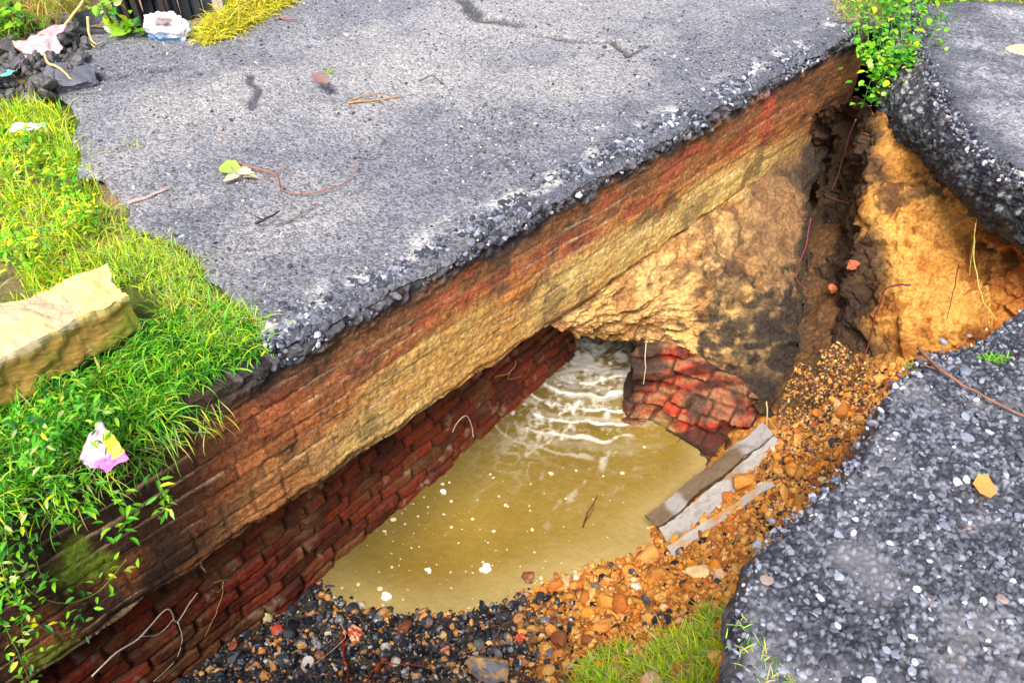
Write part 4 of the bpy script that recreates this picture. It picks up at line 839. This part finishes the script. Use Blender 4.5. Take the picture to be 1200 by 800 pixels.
# heaps of cut yellow straw and far vegetation
hp = [PZ(226, 44), PZ(252, 18), PZ(280, -12), PZ(352, -22), PZ(345, 2), PZ(312, 22), PZ(275, 42), PZ(240, 54)]
n = 5200; q = inpoly(n, hp, r); h = np.clip(sdist(q[:, 0], q[:, 1], hp)*.5, 0, .1)*r.rand(n)
tag(blades('straw_heap', np.c_[q, h+.0], r.uniform(.04, .13, n), r.uniform(.004, .008, n), r.uniform(.8, 1.5, n), pick([C(222, 206, 40), C(200, 200, 50), C(170, 180, 40), C(236, 220, 110), C(180, 150, 60)], [5, 3, 2, 2, 1], n, r, .2), M_LEAF, r, droop=.5), kind='stuff')
dp = [PZ(-200, 10), PZ(-60, -40), PZ(110, -40), PZ(100, 20), PZ(70, 42), PZ(40, 55), PZ(-160, 70)]
n = 9000; q = inpoly(n, dp, r); h = r.rand(n)*.16
tag(blades('dry_growth', np.c_[q, h-.03], r.uniform(.05, .16, n), r.uniform(.004, .009, n), r.uniform(.3, 1.5, n), pick([C(206, 190, 90), C(176, 170, 60), C(150, 150, 50), C(190, 140, 80), G_MID], [4, 3, 2, 2, 1.5], n, r, .25), M_LEAF, r, droop=.6), kind='stuff')
fp_ = [PZ(1040, -2), PZ(1500, 0), PZ(1700, -110), PZ(960, -110), PZ(1000, -40)]
n = 12000; q = inpoly(n, fp_, r); tag(blades('far_grass', ground(q), r.uniform(.05, .16, n), r.uniform(.006, .012, n), np.abs(r.normal(.4, .3, n)), gcols(n, r, (5, 5, 2, .5, .3, .5)), M_LEAF, r, droop=.6), kind='stuff')
q = inpoly(700, [PZ(975, 5), PZ(1000, -10), PZ(1022, 10), PZ(1010, 36), PZ(990, 30)], r); n = len(q)
tag(blades('dry_fringe', np.c_[q, np.full(n, -.0)], r.uniform(.04, .14, n), r.uniform(.003, .006, n), r.uniform(.5, 1.8, n), pick([C(206, 190, 130), C(180, 170, 90), G_LI], [4, 2, 1], n, r), M_LEAF, r, droop=.8), kind='stuff')

def plant(name, label, cat, paths, nleaf, lsz, r, w=(1, 4, 3, 1, 0, .3), narrow=1., stem=.002, stemcol=C(120, 150, 60), spread=.02, group=None):
    e = empty(name, tuple(np.asarray(paths[0])[0])); tag(e, label, cat, group); mb = MB(); allp = []; alld = []
    for i, p in enumerate(paths):
        P = wiggly(p, 22, .008, seed=int(r.randint(999))); V, f = tube(P, np.linspace(stem, stem*.5, len(P)), 5); mb.add(V, f, stemcol)
        k = r.randint(0, len(P), nleaf); allp.append(P[k]+r.normal(0, spread, (nleaf, 3))); d = r.normal(0, 1, (nleaf, 3))*[1, 1, .5]+[0, -.3, .1]; alld.append(d)
    mb.build('stem', M_TWIG, e); allp = np.vstack(allp); alld = np.vstack(alld); n = len(allp)
    leaves('foliage', allp, r.uniform(.7, 1.3, n)*lsz, alld, gcols(n, r, w), M_LEAF, r, narrow, parent=e); return e
r = np.random.RandomState(43)
# creeper spilling into the crack at the far right end of the deck
pp = [[PZ(x0, -8, .05), PZ(x0+5, 25, .06), PZ(x1, 70, -.02), PZ(x2, y2, z2)] for x0, x1, x2, y2, z2 in ((1020, 1040, 1022, 118, -.16), (1040, 1045, 1030, 95, -.12), (1060, 1040, 1016, 84, -.02), (1050, 1058, 1052, 66, .0), (1075, 1056, 1042, 82, -.05), (1030, 1028, 1012, 120, -.20), (1095, 1072, 1056, 50, .03), (1010, 1022, 1034, 60, .02), (1000, 1012, 1018, 40, .03))]
plant('leafy_creeper', 'bright green leafy creeper spilling down between the deck end and the right-hand slab', 'creeper', pp, 80, .036, r, (1.6, 5, 4.5, 1.6, .1, .3), narrow=1.15, spread=.035)
pp = [[PZ(x, y, -.02), PZ(x+6, y-20, .06), PZ(x+dx, y-34, .09)] for x, y, dx in ((1090, 4, 10), (1120, 2, -8), (1150, 2, 6), (1060, 0, 4), (1180, 6, 2))]
plant('low_weeds', 'light green weeds along the far side of the right-hand slab', 'weeds', pp, 40, .04, r, (4, 5, 1, .2, 0, .6), spread=.04)
# leafy weeds in the left tuft and vines hanging in the lower left corner
def PF(x, y, off=.05): return PN(x, y, NF+off)
pp = [[PF(5, 560), PF(8, 640, .07), PF(25, 720, .08), PF(30, 780, .06)], [PF(-10, 600), PF(10, 690, .09), PF(60, 740, .07), PF(95, 735)], [PF(0, 620, .06), PF(30, 690, .07), PF(80, 705, .06), PF(118, 690), PF(148, 655, .08)], [PF(-20, 690), PF(20, 760, .07), PF(36, 800, .06)], [PF(-30, 540), PF(-8, 620, .07), PF(10, 690, .07)], [PF(20, 585), PF(36, 640, .06), PF(55, 690, .06)]]
plant('hanging_vine', 'thin green vine with small oval leaves hanging down the wall in the lower left corner', 'vine', pp, 44, .026, r, (1, 3, 5, 2, .3, 1), narrow=.65, spread=.02, stem=.0018)
base = [(20, 500), (60, 520), (95, 500), (130, 470), (60, 470), (20, 560), (150, 500), (100, 545), (-10, 530)]
for i, (x, y) in enumerate([(45, 520), (105, 500)]):
    pp = [[PZ(x+a, y+b, -.03), PZ(x+a+r.randint(-8, 8), y+b-16, .06), PZ(x+a+r.randint(-16, 16), y+b-26, .12)] for a, b in r.uniform(-38, 38, (9, 2))]
    plant('broadleaf_weed', ['broad-leaved weed in the tall grass at the left margin, above the vine', 'broad-leaved weed in the tall grass just above the pink and yellow wrapper'][i], 'weed', pp, 26, .026, r, (.6, 3, 6, 2.5, .3, .6), narrow=.55, spread=.022)
pp = [[PF(95, 560, .06), PF(100, 590, .07), PF(92, 606, .07)], [PF(140, 575, .06), PF(150, 600, .09), PF(138, 622, .08)], [PF(180, 545, .05), PF(192, 580, .09), PF(190, 600, .08)], [PF(60, 560, .06), PF(70, 580, .07), PF(66, 600, .06)]]
plant('drooping_weed', 'thin drooping weed hanging below the pink and yellow wrapper', 'weed', pp, 26, .034, r, (1, 4, 4, 1, 0, 1), narrow=.5, spread=.015)
pp = [[PZ(a, b, 0), PZ(a+4, b-10, .08), PZ(a+c_x, b-18, .14)] for a, b, c_x in ((5, 38, 5), (12, 34, -6), (0, 30, 0), (16, 40, 8))]
plant('dark_bush', 'small vivid green bush at the far left margin', 'bush', pp, 60, .05, r, (0, 3, 6, 3, 0, 0), spread=.04)
pp = [[PZ(138, 36, 0), PZ(136, 22, .08), PZ(132, 8, .2)], [PZ(142, 38, 0), PZ(150, 36, .03), PZ(165, 34, .05)], [PZ(135, 34, 0), PZ(128, 18, .1), PZ(118, 4, .2)]]
plant('young_weed', 'pale green weed growing beside the dark fence boards', 'weed', pp, 34, .05, r, (2, 5, 1, .2, 0, 2), spread=.03)

# =================================================================== TWIGS, ROOTS, STALKS
def twig(label, pts, rad, col, branches=(), cat='twig', name='twig', amp=.012, seed=0, group=None):
    e = wiggly(pts, 34, amp, seed); mb = MB(); rr = np.linspace(rad, rad*.55, len(e))*(1+.3*(fbm(e, 60, 2, seed)-.5)); V, f = tube(e, rr, 6)
    mb.add(V, f, np.r_[col, .7])
    for b in branches: q = wiggly(b, 16, amp*.7, seed+3); V, f = tube(q, np.linspace(rad*.6, rad*.3, len(q)), 5); mb.add(V, f, np.r_[np.asarray(col)*1.1, .7])
    o = mb.build(name, M_TWIG); c = np.asarray(pts[0]); 
    for v in o.data.vertices: v.co = v.co-Vector(c)
    o.location = tuple(c); tag(o, label, cat, group); return o
from mathutils import Vector
BR = C(120, 76, 54); RB = C(110, 44, 38); PB = C(196, 160, 112); WH = C(226, 214, 196); DK = C(60, 46, 44)
U = .012
twig('long brown twig lying across the near road from its lip to the right margin', [PZ(1076, 408, U-.02), PZ(1100, 432, U+.01), PZ(1140, 455, U+.008), PZ(1165, 470, U+.01), PZ(1230, 500, U)], .0055, C(140, 96, 72), [[PZ(1100, 432, U), PZ(1075, 425, U-.03), PZ(1062, 440, -.06)]], seed=1)
def PB_(x, y, z, up=.05): return PZ(x, y, z+up)
twig('angled red-brown root sticking out of the clay wall', [PB_(1068, 334, -.64), PB_(1038, 338, -.68), PB_(1026, 372, -.82), PB_(1016, 410, -.95), PB_(1004, 438, -1.0)], .005, RB, cat='root', name='root', seed=2, amp=.02)
twig('pale yellow stalk hanging down the clay wall below the tar edge', [PB_(1160, 215, -.20, .06), PB_(1146, 250, -.33), PB_(1142, 310, -.50), PB_(1152, 350, -.6), PB_(1168, 375, -.62)], .003, C(196, 190, 100), [[PB_(1143, 262, -.35), PB_(1140, 300, -.5), PB_(1136, 322, -.55)]], cat='stalk', name='stalk', seed=3)
twig('thin red root dangling in the dark crack', [PB_(950, 255, -.80), PB_(944, 290, -.93), PB_(934, 310, -1.0), PB_(934, 328, -1.02), PB_(944, 338, -1.02)], .0028, C(150, 60, 70), cat='root', name='root', seed=4)
twig('thin tan root crossing the top of the dark crack', [PB_(1003, 140, -.35), PB_(990, 175, -.6), PB_(984, 200, -.75), PB_(975, 222, -.85)], .003, C(150, 100, 90), [[PB_(968, 230, -.85), PB_(992, 238, -.75), PB_(1012, 246, -.6)]], cat='root', name='root', seed=5)
twig('fine dark root in the shaded gully of the clay wall', [PB_(1124, 310, -.52), PB_(1116, 345, -.65), PB_(1110, 375, -.72)], .003, C(80, 50, 40), cat='root', name='root', seed=6)
twig('pale dead stem leaning from the upper ends of the concrete planks', [PZ(898, 470, -1.15), PZ(900, 490, -1.17), PZ(898, 510, -1.22), PZ(897, 520, -1.24)], .0035, C(200, 176, 120), [[PZ(900, 490, -1.17), PZ(907, 500, -1.2), PZ(912, 504, -1.2)]], cat='dead stem', name='stalk', seed=7)
twig('dark red forked stick poking out of the muddy water', [PZ(683, 618, WZ+.0), PZ(688, 605, WZ+.03), PZ(694, 590, WZ+.09), PZ(700, 580, WZ+.12)], .004, C(96, 40, 30), [[PZ(686, 611, WZ+.01), PZ(692, 600, WZ+.06), PZ(696, 588, WZ+.1)]], cat='stick', name='stick', seed=8)
twig('long thin brown stem curling over the far road from the green leaf', [PZ(272, 188, U), PZ(300, 197, U+.02), PZ(322, 204, U), PZ(328, 220, U), PZ(350, 227, U), PZ(385, 222, U+.01), PZ(412, 208, U), PZ(421, 192, U+.02)], .004, C(150, 104, 90), [[PZ(322, 204, U), PZ(334, 196, U+.01), PZ(338, 208, U)], [PZ(300, 197, U), PZ(312, 206, U), PZ(318, 212, U)]], seed=9, cat='stem', name='twig')
twig('short dark twig on the middle of the far road', [PZ(300, 262, U), PZ(310, 257, U+.02), PZ(328, 247, U)], .006, DK, [[PZ(310, 257, U), PZ(302, 254, U+.01), PZ(298, 252, U)]], seed=10)
twig('faint thin twig right of the short dark twig', [PZ(322, 264, U), PZ(340, 258, U), PZ(362, 245, U), PZ(372, 240, U)], .003, C(110, 92, 84), seed=11)
twig('straw coloured stick on the upper middle of the far road', [PZ(408, 121, U), PZ(425, 118, U+.01), PZ(448, 116, U), PZ(470, 112, U)], .006, C(170, 128, 80), [[PZ(410, 118, U), PZ(430, 112, U), PZ(450, 108, U)]], seed=12, cat='stick', name='stick')
twig('pale pinkish stick on the road beside the left verge', [PZ(150, 238, U), PZ(172, 230, U+.006), PZ(196, 221, U)], .009, C(176, 150, 146), seed=13, cat='stick', name='stick')
twig('brown twig between the straw heap and the left half of the far road', [PZ(325, 20, U), PZ(335, 21, U), PZ(348, 23, U)], .006, C(150, 90, 70), seed=14)
twig('fine curled stem on the centre of the far road', [PZ(418, 182, U), PZ(430, 184, U+.01), PZ(448, 180, U), PZ(462, 183, U)], .003, C(130, 112, 104), seed=15, cat='stem', name='twig')
twig('small dark twig near the upper centre of the far road', [PZ(492, 96, U), PZ(505, 90, U+.01), PZ(520, 98, U)], .004, C(96, 84, 80), seed=16)
PR = lambda x, y, k=.12: PN(x, y, -2.06+k)
twig('pale forked roots dangling over the red brick wall near the lower left corner', [PR(108, 792, .2), PR(135, 765, .18), PR(165, 745, .16), PR(190, 718, .14), PR(200, 714, .14), PR(208, 728, .12), PR(222, 708, .12), PR(232, 694, .12)], .0035, WH, [[PR(208, 728), PR(214, 750), PR(205, 775), PR(180, 798, .16)], [PR(165, 745, .16), PR(185, 742), PR(204, 724)]], cat='root', name='root', seed=17)
twig('fine pale root hanging from the deck edge above the brick wall', [PR(262, 680), PR(258, 700), PR(250, 722), PR(240, 745)], .002, PB, [[PR(250, 682), PR(262, 678), PR(270, 680)], [PR(248, 690), PR(256, 694), PR(260, 686)]], cat='root', name='root', seed=18)
twig('tiny white root under the deck edge left of the fine pale root', [PR(185, 655, .25), PR(192, 668, .22), PR(197, 684, .2)], .0025, WH, [[PR(190, 664, .2), PR(180, 668, .2), PR(176, 672, .2)]], cat='root', name='root', seed=19)
twig('tiny white root end where the deck edge meets the wall shadow', [PR(234, 656, .25), PR(242, 670, .22)], .0025, WH, cat='root', name='root', seed=20)
twig('fine pale root squiggle in the dark beneath the deck', [PR(580, 442, .0), PR(595, 438, .0), PR(602, 430, .0), PR(604, 422, .0)], .003, PB, [[PR(602, 430, .0), PR(596, 444, .0), PR(612, 440, .0)]], cat='root', name='root', seed=21)
twig('white strand looping down the shaded wall to the water', [PR(530, 506, .04), PR(536, 494, .05), PR(546, 488, .06), PR(552, 498, .06), PR(555, 512, .08)], .003, WH, cat='strand', name='root', seed=22)
twig('pale root hanging from the crust at the front of the brick pier', [PZ(757, 402, -1.08), PZ(756, 420, -1.14), PZ(755, 436, -1.2), PZ(754, 450, -1.26)], .003, C(206, 186, 140), cat='root', name='root', seed=23)
f_ = lambda x, y, u=.012: on_floor(x, y, u)
twig('dark red strip standing in the gravel below the red brick piece', [f_(402, 748, .03), f_(404, 765, .03), f_(407, 785, .02), f_(410, 810, .02)], .006, C(140, 36, 28), cat='strip', name='red_strip', seed=24)
twig('thin pale stalk across the gravel beside the red strip', [f_(372, 780, .03), f_(392, 765, .03), f_(404, 752, .04), f_(402, 738, .06)], .0018, C(206, 170, 130), cat='stalk', name='stalk', seed=25)
twig('tangled red roots at the bottom margin right of the red strip', [f_(430, 800, .02), f_(445, 780, .03), f_(470, 782, .03), f_(500, 784, .02)], .003, C(160, 50, 40), [[f_(450, 792, .03), f_(462, 775, .04), f_(474, 780, .03)]], cat='root', name='root', seed=26)
# dry arching stalks at the far left
twig('pale dry stalk arching over the dark hole beside the rubble', [PZ(103, 20, .16), PZ(104, 40, .08), PZ(112, 52, .03), PZ(120, 50, .01)], .008, C(206, 190, 130), [[PZ(104, 40, .06), PZ(106, 50, .02), PZ(111, 56, .01)]], cat='stalk', name='stalk', seed=27)
twig('long yellow stalk leaning from the dry growth to the rubble', [PZ(100, -5, .2), PZ(84, 22, .12), PZ(68, 40, .08), PZ(50, 58, .05)], .008, C(214, 186, 110), cat='stalk', name='stalk', seed=28)
twig('tan bent stalk lying on the grey asphalt chunk', [PZ(52, 64, .05), PZ(58, 76, .08), PZ(74, 82, .08), PZ(84, 92, .05), PZ(93, 94, .02)], .008, C(200, 170, 120), cat='stalk', name='stalk', seed=29)
twig('dark bent stem over the mouth of the dark hole', [PZ(122, 8, .18), PZ(127, 20, .12), PZ(135, 30, .05)], .009, C(90, 110, 60), cat='stem', name='twig', seed=30)

# =================================================================== LITTER, LEAVES, FENCE
def sheet(name, c, w, h, cols, label, cat, seed, mat=M_PLASTIC, crumple=.3, tilt=(0, 0, 0), n=26, regions=None, rough=.3):
    rr = np.random.RandomState(seed); u, v = np.meshgrid(np.linspace(-.5, .5, n), np.linspace(-.5, .5, n)); ang = np.arctan2(v, u)
    P = np.stack([u*w, v*h, 0*u], -1); f1, f2, hh = voro(P/max(w, h), 4, seed); P[..., 2] = (fbm(P/max(w, h), 3, 4, seed)-.5)*crumple*max(w, h)+(f1-.4)*crumple*.5*max(w, h)
    P[..., 0] += (fbm(P/max(w, h), 2.5, 3, seed+5)-.5)*.5*w; P[..., 1] += (fbm(P/max(w, h), 2.5, 3, seed+6)-.5)*.5*h
    cc = np.zeros((n, n, 3))+np.asarray(cols[0]); k = fbm(P/max(w, h), 1.8, 2, seed+7)
    if regions: 
        for col, f in regions: cc = mix(cc, col, f(u, v, k))
    from mathutils import Euler
    o = grid_obj(name, P, mat, np.concatenate([cc, np.full((n, n, 1), rough)], -1)); o.location = tuple(c); o.rotation_euler = Euler(tilt)
    md = o.modifiers.new('thick', 'SOLIDIFY'); md.thickness = .0012; tag(o, label, cat); return o
sheet('snack_wrapper', PZ(121, 530, .06), .13, .085, [C(196, 160, 176)], 'crumpled pink, yellow and white wrapper lying on the tall grass at the left', 'wrapper', 3, crumple=.25, tilt=(.5, .1, -.75),
      regions=[(C(206, 110, 176), lambda u, v, k: ss(.02, .08, u+.2*v+(k-.5)*.4)), (C(206, 190, 50), lambda u, v, k: ss(.02, .10, v-.1+(k-.5)*.4)*ss(.35, .2, np.abs(u))), (C(214, 110, 190), lambda u, v, k: ss(.30, .36, u+(k-.5)*.3))])
sheet('paper_scrap', PZ(50, 54, .05), .22, .17, [C(176, 160, 160)], 'pale pinkish torn sheet draped over the rubble heap', 'torn sheet', 5, crumple=.35, tilt=(.35, -.2, .3), rough=.6, regions=[(C(196, 150, 150), lambda u, v, k: ss(.3, .4, v+(k-.5)*.5))])
sheet('grass_litter', PZ(32, 150, .06), .12, .08, [C(224, 214, 206)], 'small white scrap of litter lying in the verge grass', 'scrap', 6, crumple=.3, rough=.6)
sheet('green_scrap', PZ(2, 86, .06), .10, .08, [C(120, 200, 180)], 'small mint green scrap at the left margin by the rubble', 'scrap', 7, crumple=.3)
def bag(c):
    V0, Fc = ico(5); V = V0*[.12, .05, .075]; V[:, 2] *= 1+.35*(V0[:, 0]**2); V += V0*((fbm(V0, 3, 4, 9)-.5)*.06+(fbm(V0, 8, 3, 10)-.5)*.02)[:, None]
    k = ss(-.25, -.5, V0[:, 2]+.3*V0[:, 0]); cc = mix(C(226, 226, 232), C(96, 150, 190), k*.9); cc = mix(cc, C(120, 90, 84), ss(.2, .4, V0[:, 2])*ss(.5, .3, np.abs(V0[:, 0]-.1))*ss(.2, .6, -V0[:, 1])*.9)
    o = mesh_obj('plastic_bag', V, Fc, M_PLASTIC, rgba(cc, .35)); o.location = tuple(c); tag(o, 'crumpled white and blue plastic bag in front of the dark fence boards', 'plastic bag')
bag(PZ(195, 33, .06))
rock('white_stone', PZ(130, 37, .0), .06, C(222, 210, 200), 'oval white stone in front of the dark hole by the fence', 'stone', seed=81, flat=.5, stretch=(1.4, .8, 1))
# single leaves
def one_leaf(x, y, z, L, col, label, d, name='fallen_leaf', narrow=1.6, cat='leaf', seed=0, n=1):
    rr = np.random.RandomState(seed); p = PZ(x, y, z); P = p+rr.normal(0, 1, (n, 3))*[L*.3, L*.3, .003] if n > 1 else p[None]; D = np.array([d])+rr.normal(0, .3 if n == 1 else 1.2, (n, 3))*[1, 1, .1]
    o = leaves(name, P, np.full(n, L), D, vary(col, n, rr, .15, .04), M_LEAF, rr, narrow); tag(o, label, cat); return o
one_leaf(1140, 566, .016, .062, C(236, 170, 90), 'fallen yellow-orange leaf on the near road', (1, -.35, .05), seed=1, narrow=2.0)
one_leaf(1128, 562, .016, .024, C(226, 206, 196), 'small pale leaf scrap beside the yellow-orange leaf', (1, .1, .1), seed=2)
one_leaf(256, 197, .02, .10, C(170, 200, 90), 'green leaf at the left end of the curling stem on the far road', (1, -.2, .1), seed=3)
one_leaf(280, 205, .02, .07, C(216, 200, 170), 'pale withered leaves along the curling stem on the far road', (1, 0, .1), seed=4, n=6, name='withered_leaves', cat='dead leaves', narrow=.9)
one_leaf(384, 100, .03, .11, C(128, 98, 92), 'curled brown dead leaf on the far road below the thin weed', (.5, .9, .3), seed=5, n=2, name='dead_leaf', narrow=1.0)
one_leaf(150, 34, .03, .16, C(160, 210, 60), 'broad light green leaf on the road edge by the white and blue bag', (1, .2, .25), seed=6, n=3, name='broad_leaf', narrow=1.0)
# fence of dark boards along the far side
fe = empty('board_fence', tuple(PZ(200, 32))); tag(fe, 'low dark wooden fence with boards below a rail and thin posts above, far left', 'fence')
def box(mb, a, b, w, h, col, zup=0):
    a = np.asarray(a, float); b = np.asarray(b, float); d = b-a; L = np.linalg.norm(d); d = d/L; up = np.array([0, 0, 1.]) if abs(d[2]) < .9 else np.array([0, 1., 0]); s = np.cross(d, up); s /= np.linalg.norm(s); up = np.cross(s, d)
    V = [p+s*i*w/2+up*j*h/2 for p in (a, b) for i, j in ((-1, -1), (1, -1), (1, 1), (-1, 1))]; mb.add(np.array(V), [(0, 1, 2, 3), (7, 6, 5, 4), (0, 4, 5, 1), (1, 5, 6, 2), (2, 6, 7, 3), (3, 7, 4, 0)], np.r_[col, .6])
fa = PZ(146, 36)[:2]; fb = PZ(268, 14)[:2]; fd = (fb-fa)/np.linalg.norm(fb-fa); FL = np.linalg.norm(fb-fa); fn_ = np.array([-fd[1], fd[0]])
def fpt(t, z, o=.03): p = fa+fd*t*FL+fn_*o; return np.array([p[0], p[1], z])
rb = random.Random(5); nb2 = 9
for i in range(nb2):
    mb = MB(); t0 = (i+.06)/nb2; t1 = (i+.94)/nb2; zt2 = .17+rb.uniform(-.02, .02)
    tm = (t0+t1)/2; box(mb, fpt(tm, -.05, .05+rb.uniform(-.01, .01)), fpt(tm+rb.uniform(-.01, .01), zt2, .05), FL/nb2*.9, .025, C(44, 46, 52)*rb.uniform(.7, 1.4)); mb.build('board', M_WOOD, fe, smooth=False)
mb = MB(); box(mb, fpt(-.02, .19, .02), fpt(.62, .20, .02), .05, .04, C(60, 54, 54)); mb.build('rail', M_WOOD, fe, smooth=False)
for t in (.0, .07, .16, .40, .44):
    mb = MB(); box(mb, fpt(t, .0, .0), fpt(t-.02, .75, .0), .03, .03, C(58, 50, 50)); mb.build('post', M_WOOD, fe, smooth=False)
mb = MB(); box(mb, fpt(.92, -.02, -.02), fpt(.93, .28, -.02), .06, .06, C(176, 164, 150)); mb.build('pale_post', M_WOOD, fe, smooth=False)
# shallow dish coloured black to stand for the dark hole between rubble and fence
V0, Fc = ico(4); a_ = PZ(118, 36)
dm_ = []
th_ = np.linspace(0, 2*np.pi, 40, endpoint=False); ring = lambda rad, z: np.stack([a_[0]+rad*1.3*np.cos(th_), a_[1]+.12+rad*np.sin(th_), np.full(40, z)], -1)
rings = [ring(.17, -.04), ring(.19, .02), ring(.165, .03), ring(.15, -.0), ring(.13, -.045)]
V = np.vstack(rings+[np.array([[a_[0], a_[1]+.12, -.045]])]); f = []
for k in range(4):
    for j in range(40): f.append((k*40+j, k*40+(j+1) % 40, (k+1)*40+(j+1) % 40, (k+1)*40+j))
for j in range(40): f.append((160+j, 160+(j+1) % 40, 200))
mb = MB(); mb.add(V+(np.stack([fbm(V, 9, 3, 5+i) for i in range(3)], -1)-.5)*.03, f, np.r_[C(26, 30, 34), .5]); o = mb.build('dark_hole_dish', M_PLASTIC); tag(o, 'shallow black-painted dish standing for the dark hole between the rubble heap and the dark fence', 'dark hole')
# =================================================================== FOAM ON THE WATER
r = np.random.RandomState(77); n = 520
cx = r.uniform(360, 760, n); cy = r.uniform(470, 720, n); P = np.array([PZ(x, y, WZ+.003) for x, y in zip(cx, cy)])
fzv = floor_z(P[:, 0], P[:, 1]); k = (fzv < WZ-.01) & (P@NV > -2.02) & (r.rand(n) < .25+.9*np.exp(-((cx-520)/130)**2)*ss(500, 600, cy)); P = P[k]; n = len(P); P[:, 2] = WZ+.004
V0, Fc0 = ico(2); T = [V0*[1, 1, .35]*(1+.25*(fbm(V0+i, 2, 2, i)-.5)[:, None]) for i in range(8)]
tag(stones('foam_flecks', P, np.clip(r.lognormal(-5.75, .65, n), .0015, .014), rgba(vary(C(206, 192, 150), n, r, .08, .02), .4), M_STONE, (T, Fc0), .35, .05, 78, smooth=True), kind='stuff')
def foam_blob(x, y, L, label, seed):
    mb = MB(); rr = np.random.RandomState(seed); V0, F0_ = ico(3); k = 0
    for i in range(5):
        p = PZ(x, y, WZ+.004)+np.array([rr.uniform(-.5, .5)*L, rr.uniform(-.3, .3)*L, 0]); mb.add(V0*[L*.32, L*.26, .008]*(1+.2*rr.rand())+p, [tuple(t) for t in F0_], np.r_[C(236, 230, 214), .4])
    tag(mb.build('foam_patch', M_STONE), label, 'foam')
foam_blob(455, 698, .05, 'largest white foam patch on the water near the lower shore', 1)
foam_blob(521, 575, .035, 'white foam patch in the shade side of the pool, nearest the brick wall', 2)
foam_blob(570, 665, .05, 'loose foam patch in the middle of the lower pool', 3)
foam_blob(500, 668, .028, 'small foam patch right above the largest one', 4)

for i, (x, y, lab) in enumerate(((22, 300, 'low leafy weed in the verge grass behind the kerb block'), (70, 215, 'low leafy weed in the middle of the left verge'), (30, 190, 'low leafy weed near the left margin below the white scrap'), (95, 262, 'low leafy weed at the road side of the left verge'))):
    rr = np.random.RandomState(300+i); pp = [[PZ(x+a, y+b, -.03), PZ(x+a, y+b-8, .04), PZ(x+a+rr.randint(-10, 10), y+b-13, .08)] for a, b in rr.uniform(-22, 22, (7, 2))]
    plant('verge_weed', lab, 'weed', pp, 24, .030, rr, (4, 4, 2.5, .8, .6, .6), narrow=.6, spread=.03)
# =================================================================== CAMERA, LIGHT, WORLD
cam = bpy.data.cameras.new('camera'); co = bpy.data.objects.new('camera', cam); COL.objects.link(co); scn.camera = co
co.location = (0, 0, CH); co.rotation_euler = (math.pi/2-TH, 0, 0); cam.lens = 27; cam.sensor_width = 36; cam.clip_end = 2000; cam.clip_start = .05
SUN_EL, SUN_AZ = math.radians(56), math.radians(192)      # azimuth clockwise from +Y
sd_ = np.array([math.sin(SUN_AZ)*math.cos(SUN_EL), math.cos(SUN_AZ)*math.cos(SUN_EL), math.sin(SUN_EL)])
from mathutils import Vector
sl_ = bpy.data.lights.new('sun', 'SUN'); sl_.energy = 3.2; sl_.angle = math.radians(30); sl_.color = (1, .96, .9)
so = bpy.data.objects.new('sun', sl_); COL.objects.link(so); so.rotation_euler = Vector(sd_).to_track_quat('Z', 'Y').to_euler()
w = bpy.data.worlds.new('World'); scn.world = w; w.use_nodes = True; nt = w.node_tree
sky = nt.nodes.new('ShaderNodeTexSky'); sky.sky_type = 'NISHITA'; sky.sun_disc = False; sky.sun_elevation = SUN_EL; sky.sun_rotation = SUN_AZ
sky.air_density = 1.0; sky.dust_density = 3.0
nt.links.new(sky.outputs[0], nt.nodes['Background'].inputs[0]); nt.nodes['Background'].inputs[1].default_value = .12
vs = scn.view_settings; vs.view_transform = 'Standard'; vs.look = 'None'; vs.gamma = 1; vs.exposure = .95; vs.use_curve_mapping = False
